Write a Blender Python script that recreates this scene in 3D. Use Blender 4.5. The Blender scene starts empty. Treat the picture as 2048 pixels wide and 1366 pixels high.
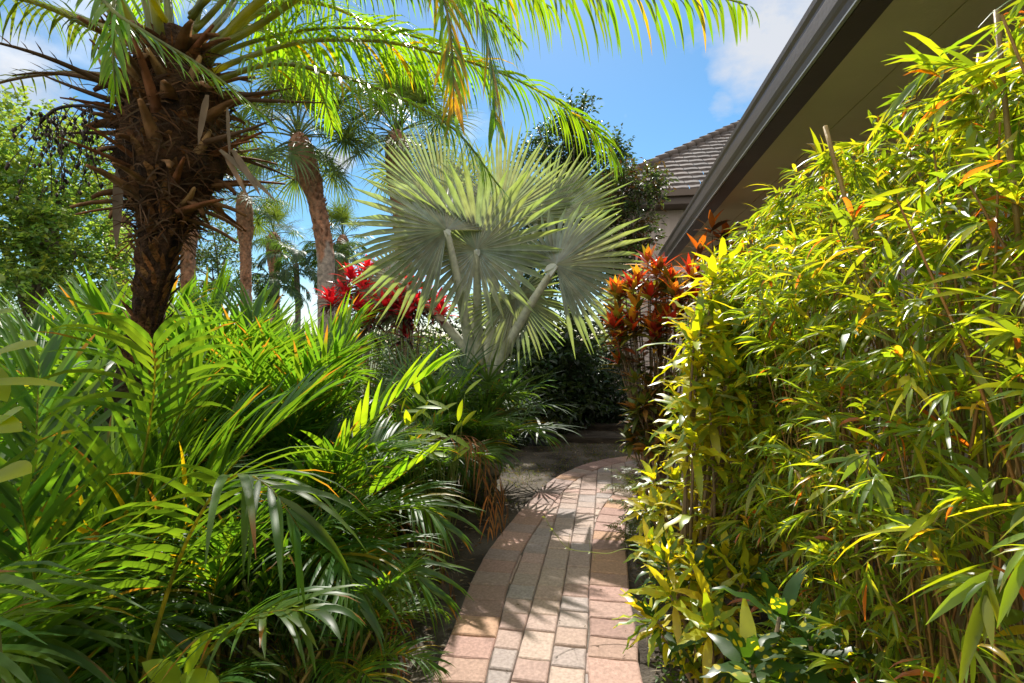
import bpy, math, random
from mathutils import Vector, Matrix, noise
V = Vector
R = math.radians
random.seed(7)
rnd = random.random
def ru(a, b): return a + (b - a) * rnd()
sc = bpy.context.scene
COL = sc.collection
UP = V((0, 0, 1))
EYE = 1.4

def at(px, py, Y):
    """photo pixel (2048 wide) and a chosen distance -> a point in the garden"""
    return V(((px - 1024) / 1024 * Y, Y, EYE - (py - 683) / 1024 * Y))

# ------------------------------------------------------------------ materials
def new_mat(name):
    m = bpy.data.materials.new(name); m.use_nodes = True
    nt = m.node_tree; nt.nodes.clear()
    out = nt.nodes.new('ShaderNodeOutputMaterial')
    return m, nt, out

def N(nt, typ, **kw):
    n = nt.nodes.new(typ)
    for k, v in kw.items():
        if k in n.inputs.keys(): n.inputs[k].default_value = v
        else: setattr(n, k, v)
    return n

def leaf_mat(name, trans=(4.2, 3.3, 0.7), mixf=0.5, rough=0.38, spec=0.5, spots=None, spot_scale=60, bump=True):
    m, nt, out = new_mat(name)
    a = N(nt, 'ShaderNodeAttribute', attribute_name='Col')
    tc = N(nt, 'ShaderNodeTexCoord')
    nz = N(nt, 'ShaderNodeTexNoise'); nz.inputs['Scale'].default_value = 9; nz.inputs['Detail'].default_value = 3
    nt.links.new(tc.outputs['Object'], nz.inputs['Vector'])
    mr = N(nt, 'ShaderNodeMapRange'); mr.inputs['From Min'].default_value = .3; mr.inputs['From Max'].default_value = .7
    mr.inputs['To Min'].default_value = .75; mr.inputs['To Max'].default_value = 1.25
    nt.links.new(nz.outputs['Fac'], mr.inputs['Value'])
    mul = N(nt, 'ShaderNodeMix', data_type='RGBA', blend_type='MULTIPLY'); mul.inputs[0].default_value = 1
    nt.links.new(a.outputs['Color'], mul.inputs[6]); nt.links.new(mr.outputs[0], mul.inputs[7])
    col = mul.outputs[2]
    if spots:
        vo = N(nt, 'ShaderNodeTexVoronoi'); vo.inputs['Scale'].default_value = spot_scale
        nt.links.new(tc.outputs['Object'], vo.inputs['Vector'])
        r2 = N(nt, 'ShaderNodeMapRange'); r2.inputs['From Min'].default_value = .30; r2.inputs['From Max'].default_value = .38
        r2.inputs['To Min'].default_value = 1; r2.inputs['To Max'].default_value = 0
        nt.links.new(vo.outputs['Distance'], r2.inputs['Value'])
        gt = N(nt, 'ShaderNodeSeparateColor'); nt.links.new(vo.outputs['Color'], gt.inputs[0])
        g2 = N(nt, 'ShaderNodeMath', operation='GREATER_THAN'); g2.inputs[1].default_value = .45
        nt.links.new(gt.outputs[0], g2.inputs[0])
        g3 = N(nt, 'ShaderNodeMath', operation='MULTIPLY'); nt.links.new(r2.outputs[0], g3.inputs[0]); nt.links.new(g2.outputs[0], g3.inputs[1])
        mx = N(nt, 'ShaderNodeMix', data_type='RGBA'); mx.inputs[7].default_value = (*spots, 1)
        nt.links.new(g3.outputs[0], mx.inputs[0]); nt.links.new(col, mx.inputs[6]); col = mx.outputs[2]
    p = N(nt, 'ShaderNodeBsdfPrincipled'); p.inputs['Roughness'].default_value = rough
    p.inputs['Specular IOR Level'].default_value = spec
    nt.links.new(col, p.inputs['Base Color'])
    tm = N(nt, 'ShaderNodeMix', data_type='RGBA', blend_type='MULTIPLY'); tm.inputs[0].default_value = 1
    tm.inputs[7].default_value = (*trans, 1); nt.links.new(col, tm.inputs[6])
    t = N(nt, 'ShaderNodeBsdfTranslucent'); nt.links.new(tm.outputs[2], t.inputs['Color'])
    ms = N(nt, 'ShaderNodeMixShader'); ms.inputs[0].default_value = mixf
    nt.links.new(p.outputs[0], ms.inputs[1]); nt.links.new(t.outputs[0], ms.inputs[2])
    nt.links.new(ms.outputs[0], out.inputs['Surface'])
    return m

def solid_mat(name, c1, c2, scale=8, rough=.8, bump=.3, bscale=40, detail=6, attr=False, stretch=None, spec=.3):
    m, nt, out = new_mat(name)
    tc = N(nt, 'ShaderNodeTexCoord'); src = tc.outputs['Object']
    if stretch:
        mp = N(nt, 'ShaderNodeMapping'); mp.inputs['Scale'].default_value = stretch
        nt.links.new(src, mp.inputs['Vector']); src = mp.outputs[0]
    nz = N(nt, 'ShaderNodeTexNoise'); nz.inputs['Scale'].default_value = scale; nz.inputs['Detail'].default_value = detail
    nt.links.new(src, nz.inputs['Vector'])
    cr = N(nt, 'ShaderNodeValToRGB'); cr.color_ramp.elements[0].position = .32; cr.color_ramp.elements[1].position = .68
    cr.color_ramp.elements[0].color = (*c1, 1); cr.color_ramp.elements[1].color = (*c2, 1)
    nt.links.new(nz.outputs['Fac'], cr.inputs[0])
    p = N(nt, 'ShaderNodeBsdfPrincipled'); p.inputs['Roughness'].default_value = rough; p.inputs['Specular IOR Level'].default_value = spec
    col = cr.outputs[0]
    if attr:
        a = N(nt, 'ShaderNodeAttribute', attribute_name='Col')
        mul = N(nt, 'ShaderNodeMix', data_type='RGBA', blend_type='MULTIPLY'); mul.inputs[0].default_value = 1
        nt.links.new(col, mul.inputs[6]); nt.links.new(a.outputs['Color'], mul.inputs[7]); col = mul.outputs[2]
    nt.links.new(col, p.inputs['Base Color'])
    if bump:
        n2 = N(nt, 'ShaderNodeTexNoise'); n2.inputs['Scale'].default_value = bscale; n2.inputs['Detail'].default_value = 5
        nt.links.new(src, n2.inputs['Vector'])
        b = N(nt, 'ShaderNodeBump'); b.inputs['Strength'].default_value = bump; b.inputs['Distance'].default_value = .02
        nt.links.new(n2.outputs['Fac'], b.inputs['Height']); nt.links.new(b.outputs[0], p.inputs['Normal'])
    nt.links.new(p.outputs[0], out.inputs['Surface'])
    return m

M = {}
M['palm'] = leaf_mat('palm_leaf', (4.5, 3.3, .5), .5, .33)
M['areca'] = leaf_mat('areca_leaf', (4.8, 3.7, .6), .5, .42, .42)
M['silver'] = leaf_mat('silver_fan_leaf', (1.45, 1.6, .42), .38, .42, .5)
M['bamboo'] = leaf_mat('bamboo_leaf', (4.6, 3.4, .6), .5, .33, .55)
M['tree'] = leaf_mat('tree_leaf', (3.6, 3.0, .8), .42, .45, .4)
M['dark'] = leaf_mat('shrub_leaf', (2.6, 2.6, .8), .3, .35, .5)
M['red'] = leaf_mat('red_leaf', (2.2, 1.2, .9), .4, .32, .5)
M['croton'] = leaf_mat('croton_leaf', (2.6, 1.9, .6), .42, .34, .5)
M['spot'] = leaf_mat('spotted_croton_leaf', (3.2, 2.6, .5), .45, .36, .5, spots=(.38, .37, .02), spot_scale=42)
M['dry'] = leaf_mat('dry_leaf', (1.6, 1.2, .7), .25, .7, .2)
M['grass'] = leaf_mat('grass_blade', (3, 2.6, .6), .35, .5, .3)
M['stem'] = solid_mat('stem', (.75, .75, .75), (1.2, 1.15, 1.05), 20, .55, .2, 60, attr=True)
M['bark'] = solid_mat('palm_bark', (.011, .008, .005), (.072, .049, .028), 22, .95, 1.0, 70, attr=True)
M['sabal'] = solid_mat('sabal_bark', (.5, .5, .5), (1.25, 1.2, 1.15), 14, .9, .8, 30, attr=True)
M['boot'] = solid_mat('leaf_base', (.35, .32, .28), (1.05, .95, .8), 18, .8, .5, 50, attr=True, stretch=(1, 1, .2))
M['treebark'] = solid_mat('tree_bark', (.10, .08, .06), (.22, .18, .14), 12, .9, .7, 30)
M['soil'] = solid_mat('garden_soil', (.028, .022, .016), (.16, .135, .105), 2.6, .95, .9, 55, 9)
M['earth'] = solid_mat('ground_earth', (.03, .045, .015), (.09, .11, .035), .7, .95, .6, 20, 8)
M['sand'] = solid_mat('joint_sand', (.10, .085, .07), (.20, .17, .14), 30, .95, .5, 120)
M['paver'] = solid_mat('concrete_paver', (.80, .79, .78), (1.16, 1.15, 1.13), 70, .9, .55, 330, 10, attr=True)
M['brown'] = solid_mat('brown_paint', (.060, .040, .028), (.085, .058, .042), 3, .5, .08, 60, spec=.5)
M['gutter'] = solid_mat('gutter_metal', (.105, .076, .057), (.128, .095, .073), 2.5, .5, .05, 40, spec=.35)
M['soffit'] = solid_mat('painted_soffit', (.60, .51, .33), (.76, .65, .43), 1.3, .85, .15, 130)
M['stucco'] = solid_mat('stucco', (.50, .42, .37), (.58, .50, .44), 2.5, .9, .35, 160)
M['siding'] = solid_mat('far_wall_stucco', (.50, .42, .385), (.60, .51, .47), 3, .9, .3, 60, stretch=(6, 6, .3))
M['tile'] = solid_mat('roof_tile', (.75, .75, .75), (1.25, 1.22, 1.2), 5, .85, .4, 40, attr=True)
M['timber'] = solid_mat('old_timber', (.022, .018, .015), (.085, .068, .05), 9, .9, .6, 40, stretch=(.3, 3, 3))
M['plastic'] = solid_mat('planter_plastic', (.014, .016, .018), (.03, .034, .037), 4, .6, .2, 30, spec=.4)
M['fruit'] = solid_mat('dry_fruit', (.018, .012, .010), (.06, .04, .03), 40, .7, .3, 90)

# ------------------------------------------------------------------ mesh builder
class MB:
    def __init__(s): s.v = []; s.f = []; s.c = []
    def blade(s, p, d, n, L, W, droop=0., segs=4, fold=.2, col=(.1, .2, .03), prof=None, flat=False, tipcol=None, wave=0.):
        d = d.normalized(); p = p.copy(); st = L / segs; b = len(s.v)
        n = n - d * n.dot(d)
        if n.length < 1e-5: n = d.orthogonal()
        n.normalize()
        for i in range(segs + 1):
            t = i / segs
            w = W * .5 * (prof(t) if prof else PALM(t))
            sd = d.cross(n)
            if sd.length < 1e-6: sd = d.orthogonal()
            sd.normalize(); nn = sd.cross(d)
            off = nn * (w * fold)
            if wave: off = off + nn * (wave * math.sin(t * 17 + b))
            if flat:
                s.v.append(p - sd * w + off); s.v.append(p + sd * w + off)
            else:
                s.v.append(p - sd * w + off); s.v.append(p.copy()); s.v.append(p + sd * w + off)
            c = col
            if tipcol and t > .75: c = tipcol
            s.c.extend([c] * (2 if flat else 3))
            d = d + V((0, 0, -droop * (0.4 + 1.2 * t) / segs)); d.normalize()
            p = p + d * st; n = nn
        k = 2 if flat else 3
        for i in range(segs):
            a = b + i * k; e = a + k
            if flat: s.f.append((a, a + 1, e + 1, e))
            else:
                s.f.append((a, a + 1, e + 1, e)); s.f.append((a + 1, a + 2, e + 2, e + 1))
    def leaf(s, p, d, n, L, W, col, fold=.25):
        d = d.normalized(); n = n - d * n.dot(d)
        if n.length < 1e-5: n = d.orthogonal()
        n.normalize(); sd = d.cross(n); b = len(s.v)
        m = p + d * (L * .45)
        s.v += [p, m - sd * (W / 2) + n * (W * fold), p + d * L - n * (L * .08), m + sd * (W / 2) + n * (W * fold)]
        s.c += [col] * 4
        s.f += [(b, b + 1, b + 2), (b, b + 2, b + 3)]
    def tube(s, pts, rad, sides=6, col=(.1, .1, .1), cap=True, colf=None, jit=0.):
        b = len(s.v); n = len(pts); ref = None
        for i in range(n):
            T = (pts[min(i + 1, n - 1)] - pts[max(i - 1, 0)]).normalized()
            if ref is None: ref = T.orthogonal().normalized()
            ref = (ref - T * ref.dot(T)).normalized(); bi = T.cross(ref)
            r = rad(i / (n - 1)) if callable(rad) else (rad[i] if isinstance(rad, (list, tuple)) else rad)
            for k in range(sides):
                a = 2 * math.pi * k / sides
                rr = r * (1 + (jit * noise.noise(V((math.cos(a) * 2 + i * .71, math.sin(a) * 2, i * .53))) if jit else 0))
                s.v.append(pts[i] + (ref * math.cos(a) + bi * math.sin(a)) * rr)
                s.c.append(colf(i / (n - 1), a) if colf else col)
        for i in range(n - 1):
            for k in range(sides):
                a = b + i * sides + k; c = b + i * sides + (k + 1) % sides
                s.f.append((a, c, c + sides, a + sides))
        if cap:
            s.f.append(tuple(b + k for k in range(sides))[::-1]); s.f.append(tuple(b + (n - 1) * sides + k for k in range(sides)))
    def box(s, o, ex, ey, ez, col=(.5, .5, .5)):
        b = len(s.v)
        for z in (0, 1):
            for (x, y) in ((0, 0), (1, 0), (1, 1), (0, 1)): s.v.append(o + ex * x + ey * y + ez * z); s.c.append(col)
        s.f += [(b + 3, b + 2, b + 1, b), (b + 4, b + 5, b + 6, b + 7), (b, b + 1, b + 5, b + 4), (b + 1, b + 2, b + 6, b + 5), (b + 2, b + 3, b + 7, b + 6), (b + 3, b, b + 4, b + 7)]
    def mesh(s, name, mat, smooth=True, off=None):
        me = bpy.data.meshes.new(name)
        vs = [(v[0] - off[0], v[1] - off[1], v[2] - off[2]) for v in s.v] if off is not None else [tuple(v) for v in s.v]
        me.from_pydata(vs, [], s.f)
        at_ = me.color_attributes.new('Col', 'FLOAT_COLOR', 'POINT')
        buf = []
        for c in s.c: buf.extend((c[0], c[1], c[2], 1.))
        at_.data.foreach_set('color', buf)
        if smooth: me.polygons.foreach_set('use_smooth', [True] * len(me.polygons))
        me.materials.append(M[mat] if isinstance(mat, str) else mat)
        me.update()
        return me
    def build(s, name, mat, parent=None, smooth=True):
        off = WL.get(parent.name) if parent else None
        o = bpy.data.objects.new(name, s.mesh(name, mat, smooth, off)); COL.objects.link(o)
        if parent: o.parent = parent; WL[o.name] = off
        return o

WL = {}
def thing(name, label, cat, loc=(0, 0, 0), group=None):
    o = bpy.data.objects.new(name, None); COL.objects.link(o); o.location = loc; o.empty_display_size = .1
    WL[o.name] = V(loc); tag(o, label, cat, group); return o
def tag(o, label, cat, group=None):
    o['label'] = label; o['category'] = cat
    if group: o['group'] = group
    return o
def struct(o, kind='structure'): o['kind'] = kind; return o
def part(name, me, parent, loc=(0, 0, 0), rot=(0, 0, 0), scale=1.):
    o = bpy.data.objects.new(name, me); COL.objects.link(o); o.parent = parent
    o.location = loc; o.rotation_euler = rot; o.scale = (scale,) * 3 if not isinstance(scale, tuple) else scale
    return o

def PALM(t): return min(1., .35 + t * 4.) * max(.02, 1 - t ** 2.6)
def LANCE(t): return max(.03, math.sin(math.pi * min(1, (t * .97 + .03)) ** .75))
def OVAL(t): return max(.03, math.sin(math.pi * min(1, t * .98 + .02) ** .85) ** .75)
def STRAP(t): return min(1., .5 + t * 2.5) * max(.02, 1 - t ** 4)

def jit(c, b=.25, y=.25):
    k = 1 + ru(-b, b); w = ru(-y, y)
    return (max(.003, c[0] * k * (1 + w)), max(.003, c[1] * k), max(.002, c[2] * k * (1 - w * .6)))
def mixc(a, b, t): return tuple(a[i] * (1 - t) + b[i] * t for i in range(3))

def spline(P, n):
    P = [V(p) for p in P]
    Q = [P[0] * 2 - P[1]] + P + [P[-1] * 2 - P[-2]]
    L = [0]
    for i in range(1, len(P)): L.append(L[-1] + (P[i] - P[i - 1]).length)
    out = []
    for k in range(n):
        s = L[-1] * k / (n - 1); i = 0
        while i < len(P) - 2 and L[i + 1] < s: i += 1
        t = (s - L[i]) / max(1e-6, L[i + 1] - L[i]); t = min(1, max(0, t))
        a, b, c, d = Q[i], Q[i + 1], Q[i + 2], Q[i + 3]
        out.append(.5 * ((2 * b) + (c - a) * t + (2 * a - 5 * b + 4 * c - d) * t * t + (3 * b - a - 3 * c + d) * t ** 3))
    return out

def frond(mb, P, nl, L, W, droop=1., lift=.35, a0=70, a1=25, t0=.12, col=(.08, .2, .02), rr=.01, rcol=(.10, .14, .03), upv=None,
          segs=4, jl=.12, lmin=.45, flat=False, yellow=0., dry=0., fold=.25, prof=None):
    n = max(12, nl); S = spline(P, n * 2 + 1); m = len(S) - 1
    mb.tube(S[::2], lambda t: rr * (1 - .82 * t), 5, rcol)
    for i in range(nl):
        t = t0 + (1 - t0) * (i + .5) / nl
        k = t * m; j = min(m - 1, int(k)); p = S[j].lerp(S[j + 1], k - j)
        T = (S[min(m, j + 2)] - S[max(0, j - 1)]).normalized()
        u = V(upv) if upv else UP
        U = u - T * u.dot(T)
        if U.length < .05: U = V((0, -1, 0)) - T * T.dot(V((0, -1, 0)))
        U.normalize(); S_ = T.cross(U).normalized()
        tt = (t - t0) / (1 - t0)
        ll = L * (lmin + (1 - lmin) * math.sin(math.pi * min(1, tt * .8 + .18)) ** .8)
        if tt > .85: ll *= 1 - (tt - .85) * 2.2
        for sg in (-1, 1):
            if rnd() < .035: continue
            an = R(a0 + (a1 - a0) * tt + ru(-11, 11)); li = lift + ru(-.24, .24)
            d = T * math.cos(an) + (S_ * sg * math.cos(li) + U * math.sin(li)) * math.sin(an)
            c = jit(col, .22, .22); tc = None
            if rnd() < yellow: c = jit((.24, .19, .012), .2, .1)
            if rnd() < dry: tc = (.16, .085, .03)
            nn = U * math.cos(li) - S_ * sg * math.sin(li)
            mb.blade(p, d, nn, ll * (1 + ru(-jl, jl)), W * ru(.75, 1.2), droop * ru(.5, 1.6), segs, fold, c, prof, flat, tc)

def arc_pts(Ln, e0, e1, n=9, side=0., pw=1.2):
    """a frond spine from the origin along +X: starts at elevation e0, ends at e1 (degrees)"""
    p = V((0, 0, 0)); out = [p.copy()]
    for i in range(n):
        t = i / (n - 1); e = R(e0 + (e1 - e0) * t ** pw); az = side * t
        p = p + V((math.cos(e) * math.cos(az), math.cos(e) * math.sin(az), math.sin(e))) * (Ln / n); out.append(p.copy())
    return out

def fan(mb, hub, a, nrm, Rr, spread=330, nseg=44, split=.55, cup=.15, col=(.3, .36, .3), droop=.1, pleat=.22, edge=None, fallin=1., vf=0.):
    a = a.normalized(); nrm = (nrm - a * nrm.dot(a)).normalized(); bvec = nrm.cross(a)
    d0 = R(spread) / nseg
    for i in range(nseg):
        th = -R(spread) / 2 + d0 * (i + .5); x = abs(th) / math.pi
        dv = a * math.cos(th) + bvec * math.sin(th)
        rad = Rr * (1 - .22 * x) * ru(.94, 1.05) * fallin
        b = len(mb.v); c = jit(col, .12, .1); c2 = jit(edge or col, .12, .12)
        w = math.tan(d0 / 2)
        dr = droop * ru(.2, 1.8); tw = ru(-.35, .35); sk = ru(-.5, .5) * d0; tl = ru(.9, 1.08)
        for (r, wf) in ((.008, 1), (.28, 1), (split, 1.), (split + (1 - split) * .45, .66), (1., .03)):
            f_ = max(0, r - split) / (1 - split); dvr = (dv + nrm.cross(dv) * (sk * f_)).normalized()
            q = hub + dvr * (r * rad * (1 + (tl - 1) * f_)) + nrm * (cup * rad * (r ** 1.6) - vf * rad * r * abs(math.sin(th))) - UP * (dr * rad * max(0, r - .4) ** 2 * 1.5)
            hw = w * r * rad * wf
            sd = (nrm.cross(dv) * math.cos(tw * f_ * 2) + nrm * math.sin(tw * f_ * 2)).normalized()
            h = hw * pleat * 2
            mb.v += [q - sd * hw + nrm * h, q - nrm * h, q + sd * hw + nrm * h]
            cc = mixc(c, c2, max(0, (r - .35) / .65))
            mb.c += [cc] * 3
        for k in range(4):
            e = b + k * 3
            mb.f += [(e, e + 1, e + 4, e + 3), (e + 1, e + 2, e + 5, e + 4)]

def sabal_fan(mb, pet, Rr, e0=35, nseg=34, col=(.06, .11, .03), droop=.5, wid=.05):
    """petiole along +X rising at e0 then a costapalmate fan whose tips hang"""
    P = arc_pts(pet, e0 + 12, e0 - 12, 6)
    mb.tube(P, lambda t: .022 * (1 - .5 * t), 5, (.09, .12, .04))
    hub = P[-1]; T = (P[-1] - P[-2]).normalized(); S_ = V((0, 1, 0)); U = S_.cross(T) * -1
    if U.z < 0: U = -U
    for i in range(nseg):
        th = R(-150 + 300 * (i + .5) / nseg)
        o = hub + T * (Rr * .22 * math.cos(th * .5))
        d = T * math.cos(th) + S_ * math.sin(th) + U * ru(.05, .3)
        mb.blade(o, d, U, Rr * (1 - .25 * abs(th) / math.pi) * ru(.85, 1.1), wid, droop * ru(.6, 2.0), 4, .3, jit(col, .2, .15), lambda t: min(1, .3 + 2 * t) * max(.02, 1 - t ** 1.5), True)

# ------------------------------------------------------------------ camera, light, sky
SUN_EL, SUN_AZ = 48.5, 1.          # azimuth measured from +Y towards +X
cd = bpy.data.cameras.new('camera'); cam = bpy.data.objects.new('camera', cd); COL.objects.link(cam)
cam.location = (0, 0, EYE); cam.rotation_euler = (R(90), 0, 0)
cd.lens = 18; cd.sensor_width = 36; cd.clip_start = .02; cd.clip_end = 2000
sc.camera = cam
sl = bpy.data.lights.new('sun', 'SUN'); sl.energy = 4.1; sl.angle = R(.6); sl.color = (1, .945, .865)
so = bpy.data.objects.new('sun', sl); COL.objects.link(so)
sd = V((math.sin(R(SUN_AZ)) * math.cos(R(SUN_EL)), math.cos(R(SUN_AZ)) * math.cos(R(SUN_EL)), math.sin(R(SUN_EL))))
so.rotation_euler = sd.to_track_quat('Z', 'Y').to_euler()

w = bpy.data.worlds.new('World'); sc.world = w; w.use_nodes = True
nt = w.node_tree; nt.nodes.clear()
wo = N(nt, 'ShaderNodeOutputWorld'); bg = N(nt, 'ShaderNodeBackground'); bg.inputs['Strength'].default_value = .13
sky = N(nt, 'ShaderNodeTexSky'); sky.sky_type = 'NISHITA'; sky.sun_disc = False
sky.sun_elevation = R(SUN_EL); sky.sun_rotation = R(SUN_AZ)
sky.air_density = 1.0; sky.dust_density = .25; sky.ozone_density = 4.0; sky.altitude = 0
hs = N(nt, 'ShaderNodeHueSaturation'); hs.inputs['Saturation'].default_value = 1.2; hs.inputs['Value'].default_value = .57; hs.inputs['Hue'].default_value = .488
nt.links.new(sky.outputs[0], hs.inputs['Color'])
tc = N(nt, 'ShaderNodeTexCoord')
def dirpix(px, py): return V(((px - 1024) / 1024, 1, (683 - py) / 1024)).normalized()
mask = None
for (px, py, rad, st) in ((1530, 60, .17, 1.0), (1450, 130, .07, .75), (1440, 205, .05, .55), (45, 160, .10, 1.0), (0, 120, .07, .8), (115, 185, .06, .7), (685, 325, .040, .95), (655, 310, .028, .8), (560, 60, .08, .5),
                          (430, 20, .07, .4), (1620, 10, .2, .9), (-300, 260, .25, .8), (2300, 300, .3, .8), (1420, -260, .25, .8), (300, -300, .25, .7)):
    dt = N(nt, 'ShaderNodeVectorMath', operation='DISTANCE'); dt.inputs[1].default_value = dirpix(px, py)
    nt.links.new(tc.outputs['Generated'], dt.inputs[0])
    mr = N(nt, 'ShaderNodeMapRange'); mr.inputs['From Min'].default_value = 0; mr.inputs['From Max'].default_value = rad
    mr.inputs['To Min'].default_value = st; mr.inputs['To Max'].default_value = 0; mr.interpolation_type = 'SMOOTHSTEP'
    nt.links.new(dt.outputs['Value'], mr.inputs['Value'])
    if mask is None: mask = mr.outputs[0]
    else:
        mxn = N(nt, 'ShaderNodeMath', operation='MAXIMUM'); nt.links.new(mask, mxn.inputs[0]); nt.links.new(mr.outputs[0], mxn.inputs[1]); mask = mxn.outputs[0]
mp = N(nt, 'ShaderNodeMapping'); mp.inputs['Scale'].default_value = (1, 1, 1.7)
nt.links.new(tc.outputs['Generated'], mp.inputs['Vector'])
cn = N(nt, 'ShaderNodeTexNoise'); cn.inputs['Scale'].default_value = 8; cn.inputs['Detail'].default_value = 9; cn.inputs['Roughness'].default_value = .6
nt.links.new(mp.outputs[0], cn.inputs['Vector'])
ad = N(nt, 'ShaderNodeMath', operation='MULTIPLY_ADD'); ad.inputs[1].default_value = 1.5; ad.inputs[2].default_value = -.75
nt.links.new(cn.outputs['Fac'], ad.inputs[0])
a2 = N(nt, 'ShaderNodeMath', operation='ADD'); nt.links.new(mask, a2.inputs[0]); nt.links.new(ad.outputs[0], a2.inputs[1])
cm = N(nt, 'ShaderNodeMapRange'); cm.inputs['From Min'].default_value = .36; cm.inputs['From Max'].default_value = .95; cm.inputs['To Max'].default_value = .95
nt.links.new(a2.outputs[0], cm.inputs['Value'])
cx = N(nt, 'ShaderNodeMix', data_type='RGBA'); cx.inputs[7].default_value = (3.0, 3.1, 3.3, 1)
nt.links.new(cm.outputs[0], cx.inputs[0]); nt.links.new(hs.outputs[0], cx.inputs[6])
# bright unseen clouds added overhead and behind the camera as fill light
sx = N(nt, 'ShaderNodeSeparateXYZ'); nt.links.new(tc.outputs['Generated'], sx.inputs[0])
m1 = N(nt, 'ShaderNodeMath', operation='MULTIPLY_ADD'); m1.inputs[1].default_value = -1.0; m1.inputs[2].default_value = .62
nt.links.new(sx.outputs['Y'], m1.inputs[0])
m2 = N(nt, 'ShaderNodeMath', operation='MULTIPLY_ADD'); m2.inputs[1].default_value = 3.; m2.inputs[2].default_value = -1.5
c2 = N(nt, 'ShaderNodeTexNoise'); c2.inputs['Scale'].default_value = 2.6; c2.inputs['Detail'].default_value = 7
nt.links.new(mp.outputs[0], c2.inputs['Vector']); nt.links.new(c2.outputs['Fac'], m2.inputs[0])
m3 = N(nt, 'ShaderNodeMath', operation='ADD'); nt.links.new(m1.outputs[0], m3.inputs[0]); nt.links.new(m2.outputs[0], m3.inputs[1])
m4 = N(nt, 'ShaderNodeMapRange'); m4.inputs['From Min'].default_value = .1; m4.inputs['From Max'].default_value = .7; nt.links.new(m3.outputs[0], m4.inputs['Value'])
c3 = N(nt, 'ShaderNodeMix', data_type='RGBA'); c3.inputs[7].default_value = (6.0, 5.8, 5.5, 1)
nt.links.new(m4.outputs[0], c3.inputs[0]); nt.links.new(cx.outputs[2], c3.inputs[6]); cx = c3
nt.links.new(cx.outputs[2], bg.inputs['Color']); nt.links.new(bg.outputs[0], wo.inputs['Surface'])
vs = sc.view_settings
sc.display_settings.display_device = 'sRGB'
vs.view_transform = 'Standard'; vs.look = 'None'; vs.exposure = 1.0; vs.gamma = 1; vs.use_curve_mapping = False
sc.cycles.max_bounces = 10; sc.cycles.diffuse_bounces = 6; sc.cycles.transmission_bounces = 4; sc.cycles.glossy_bounces = 3
sc.cycles.sample_clamp_indirect = 6; sc.cycles.use_denoising = True

# ------------------------------------------------------------------ ground
mb = MB(); b = 900
mb.v = [V((-b, -b, -.06)), V((b, -b, -.06)), V((b, b, -.06)), V((-b, b, -.06))]; mb.c = [(1, 1, 1)] * 4; mb.f = [(0, 1, 2, 3)]
struct(mb.build('ground', 'earth'))
mb = MB(); nx, ny = 110, 120
for j in range(ny + 1):
    for i in range(nx + 1):
        x = -7 + 13 * i / nx; y = -2 + 15 * j / ny
        z = .018 * noise.noise(V((x * 1.7, y * 1.7, 3))) + .012 * noise.noise(V((x * 6, y * 6, 1))) - .02
        e = min(1, min(i, nx - i, j, ny - j) / 5); z = z * e + -.075 * (1 - e)
        mb.v.append(V((x, y, z))); mb.c.append((1, 1, 1))
for j in range(ny):
    for i in range(nx):
        a = j * (nx + 1) + i; mb.f.append((a, a + 1, a + nx + 2, a + nx + 1))
struct(mb.build('soil', 'soil'))

# ------------------------------------------------------------------ brick path
Lc = [(-.40, -1.5), (-.38, 0), (-.355, 1.2), (-.33, 2.10), (-.303, 2.33), (-.272, 2.63), (-.237, 2.96), (-.159, 3.40), (-.052, 3.79), (.083, 4.25), (.257, 4.79), (.517, 5.35), (.90, 5.86), (1.37, 6.18), (1.9, 6.38), (2.7, 6.5)]
Rc = [(.47, -1.5), (.485, 0), (.505, 1.2), (.535, 2.1), (.587, 2.377), (.635, 2.73), (.72, 3.19), (.83, 3.76), (.95, 4.15), (1.15, 4.6), (1.45, 5.0), (1.9, 5.3), (2.7, 5.45)]
def curve2(P, step):
    S = spline([(x, y, 0) for x, y in P], 400); L = 0; out = [S[0]]; acc = 0
    for i in range(1, 400):
        acc += (S[i] - S[i - 1]).length
        if acc >= step: out.append(S[i]); acc = 0
    return out
def offset(C, o):
    out = []
    for i, p in enumerate(C):
        T = (C[min(i + 1, len(C) - 1)] - C[max(i - 1, 0)]).normalized(); out.append(p + V((T.y, -T.x, 0)) * o)
    return out
Lb = curve2(Lc, .158); Li = offset(Lb, .222); Rb = curve2(Rc, .16); Ri = offset(Rb, -.225)
BORD = [(.46, .31, .26), (.42, .275, .235), (.38, .295, .27), (.47, .315, .25), (.46, .295, .20), (.40, .31, .28), (.45, .35, .305), (.37, .25, .215)]
MID = [(.48, .365, .31), (.45, .34, .295), (.41, .345, .32), (.49, .385, .325), (.47, .335, .29), (.40, .345, .325), (.45, .36, .315)]
mb = MB()
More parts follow.
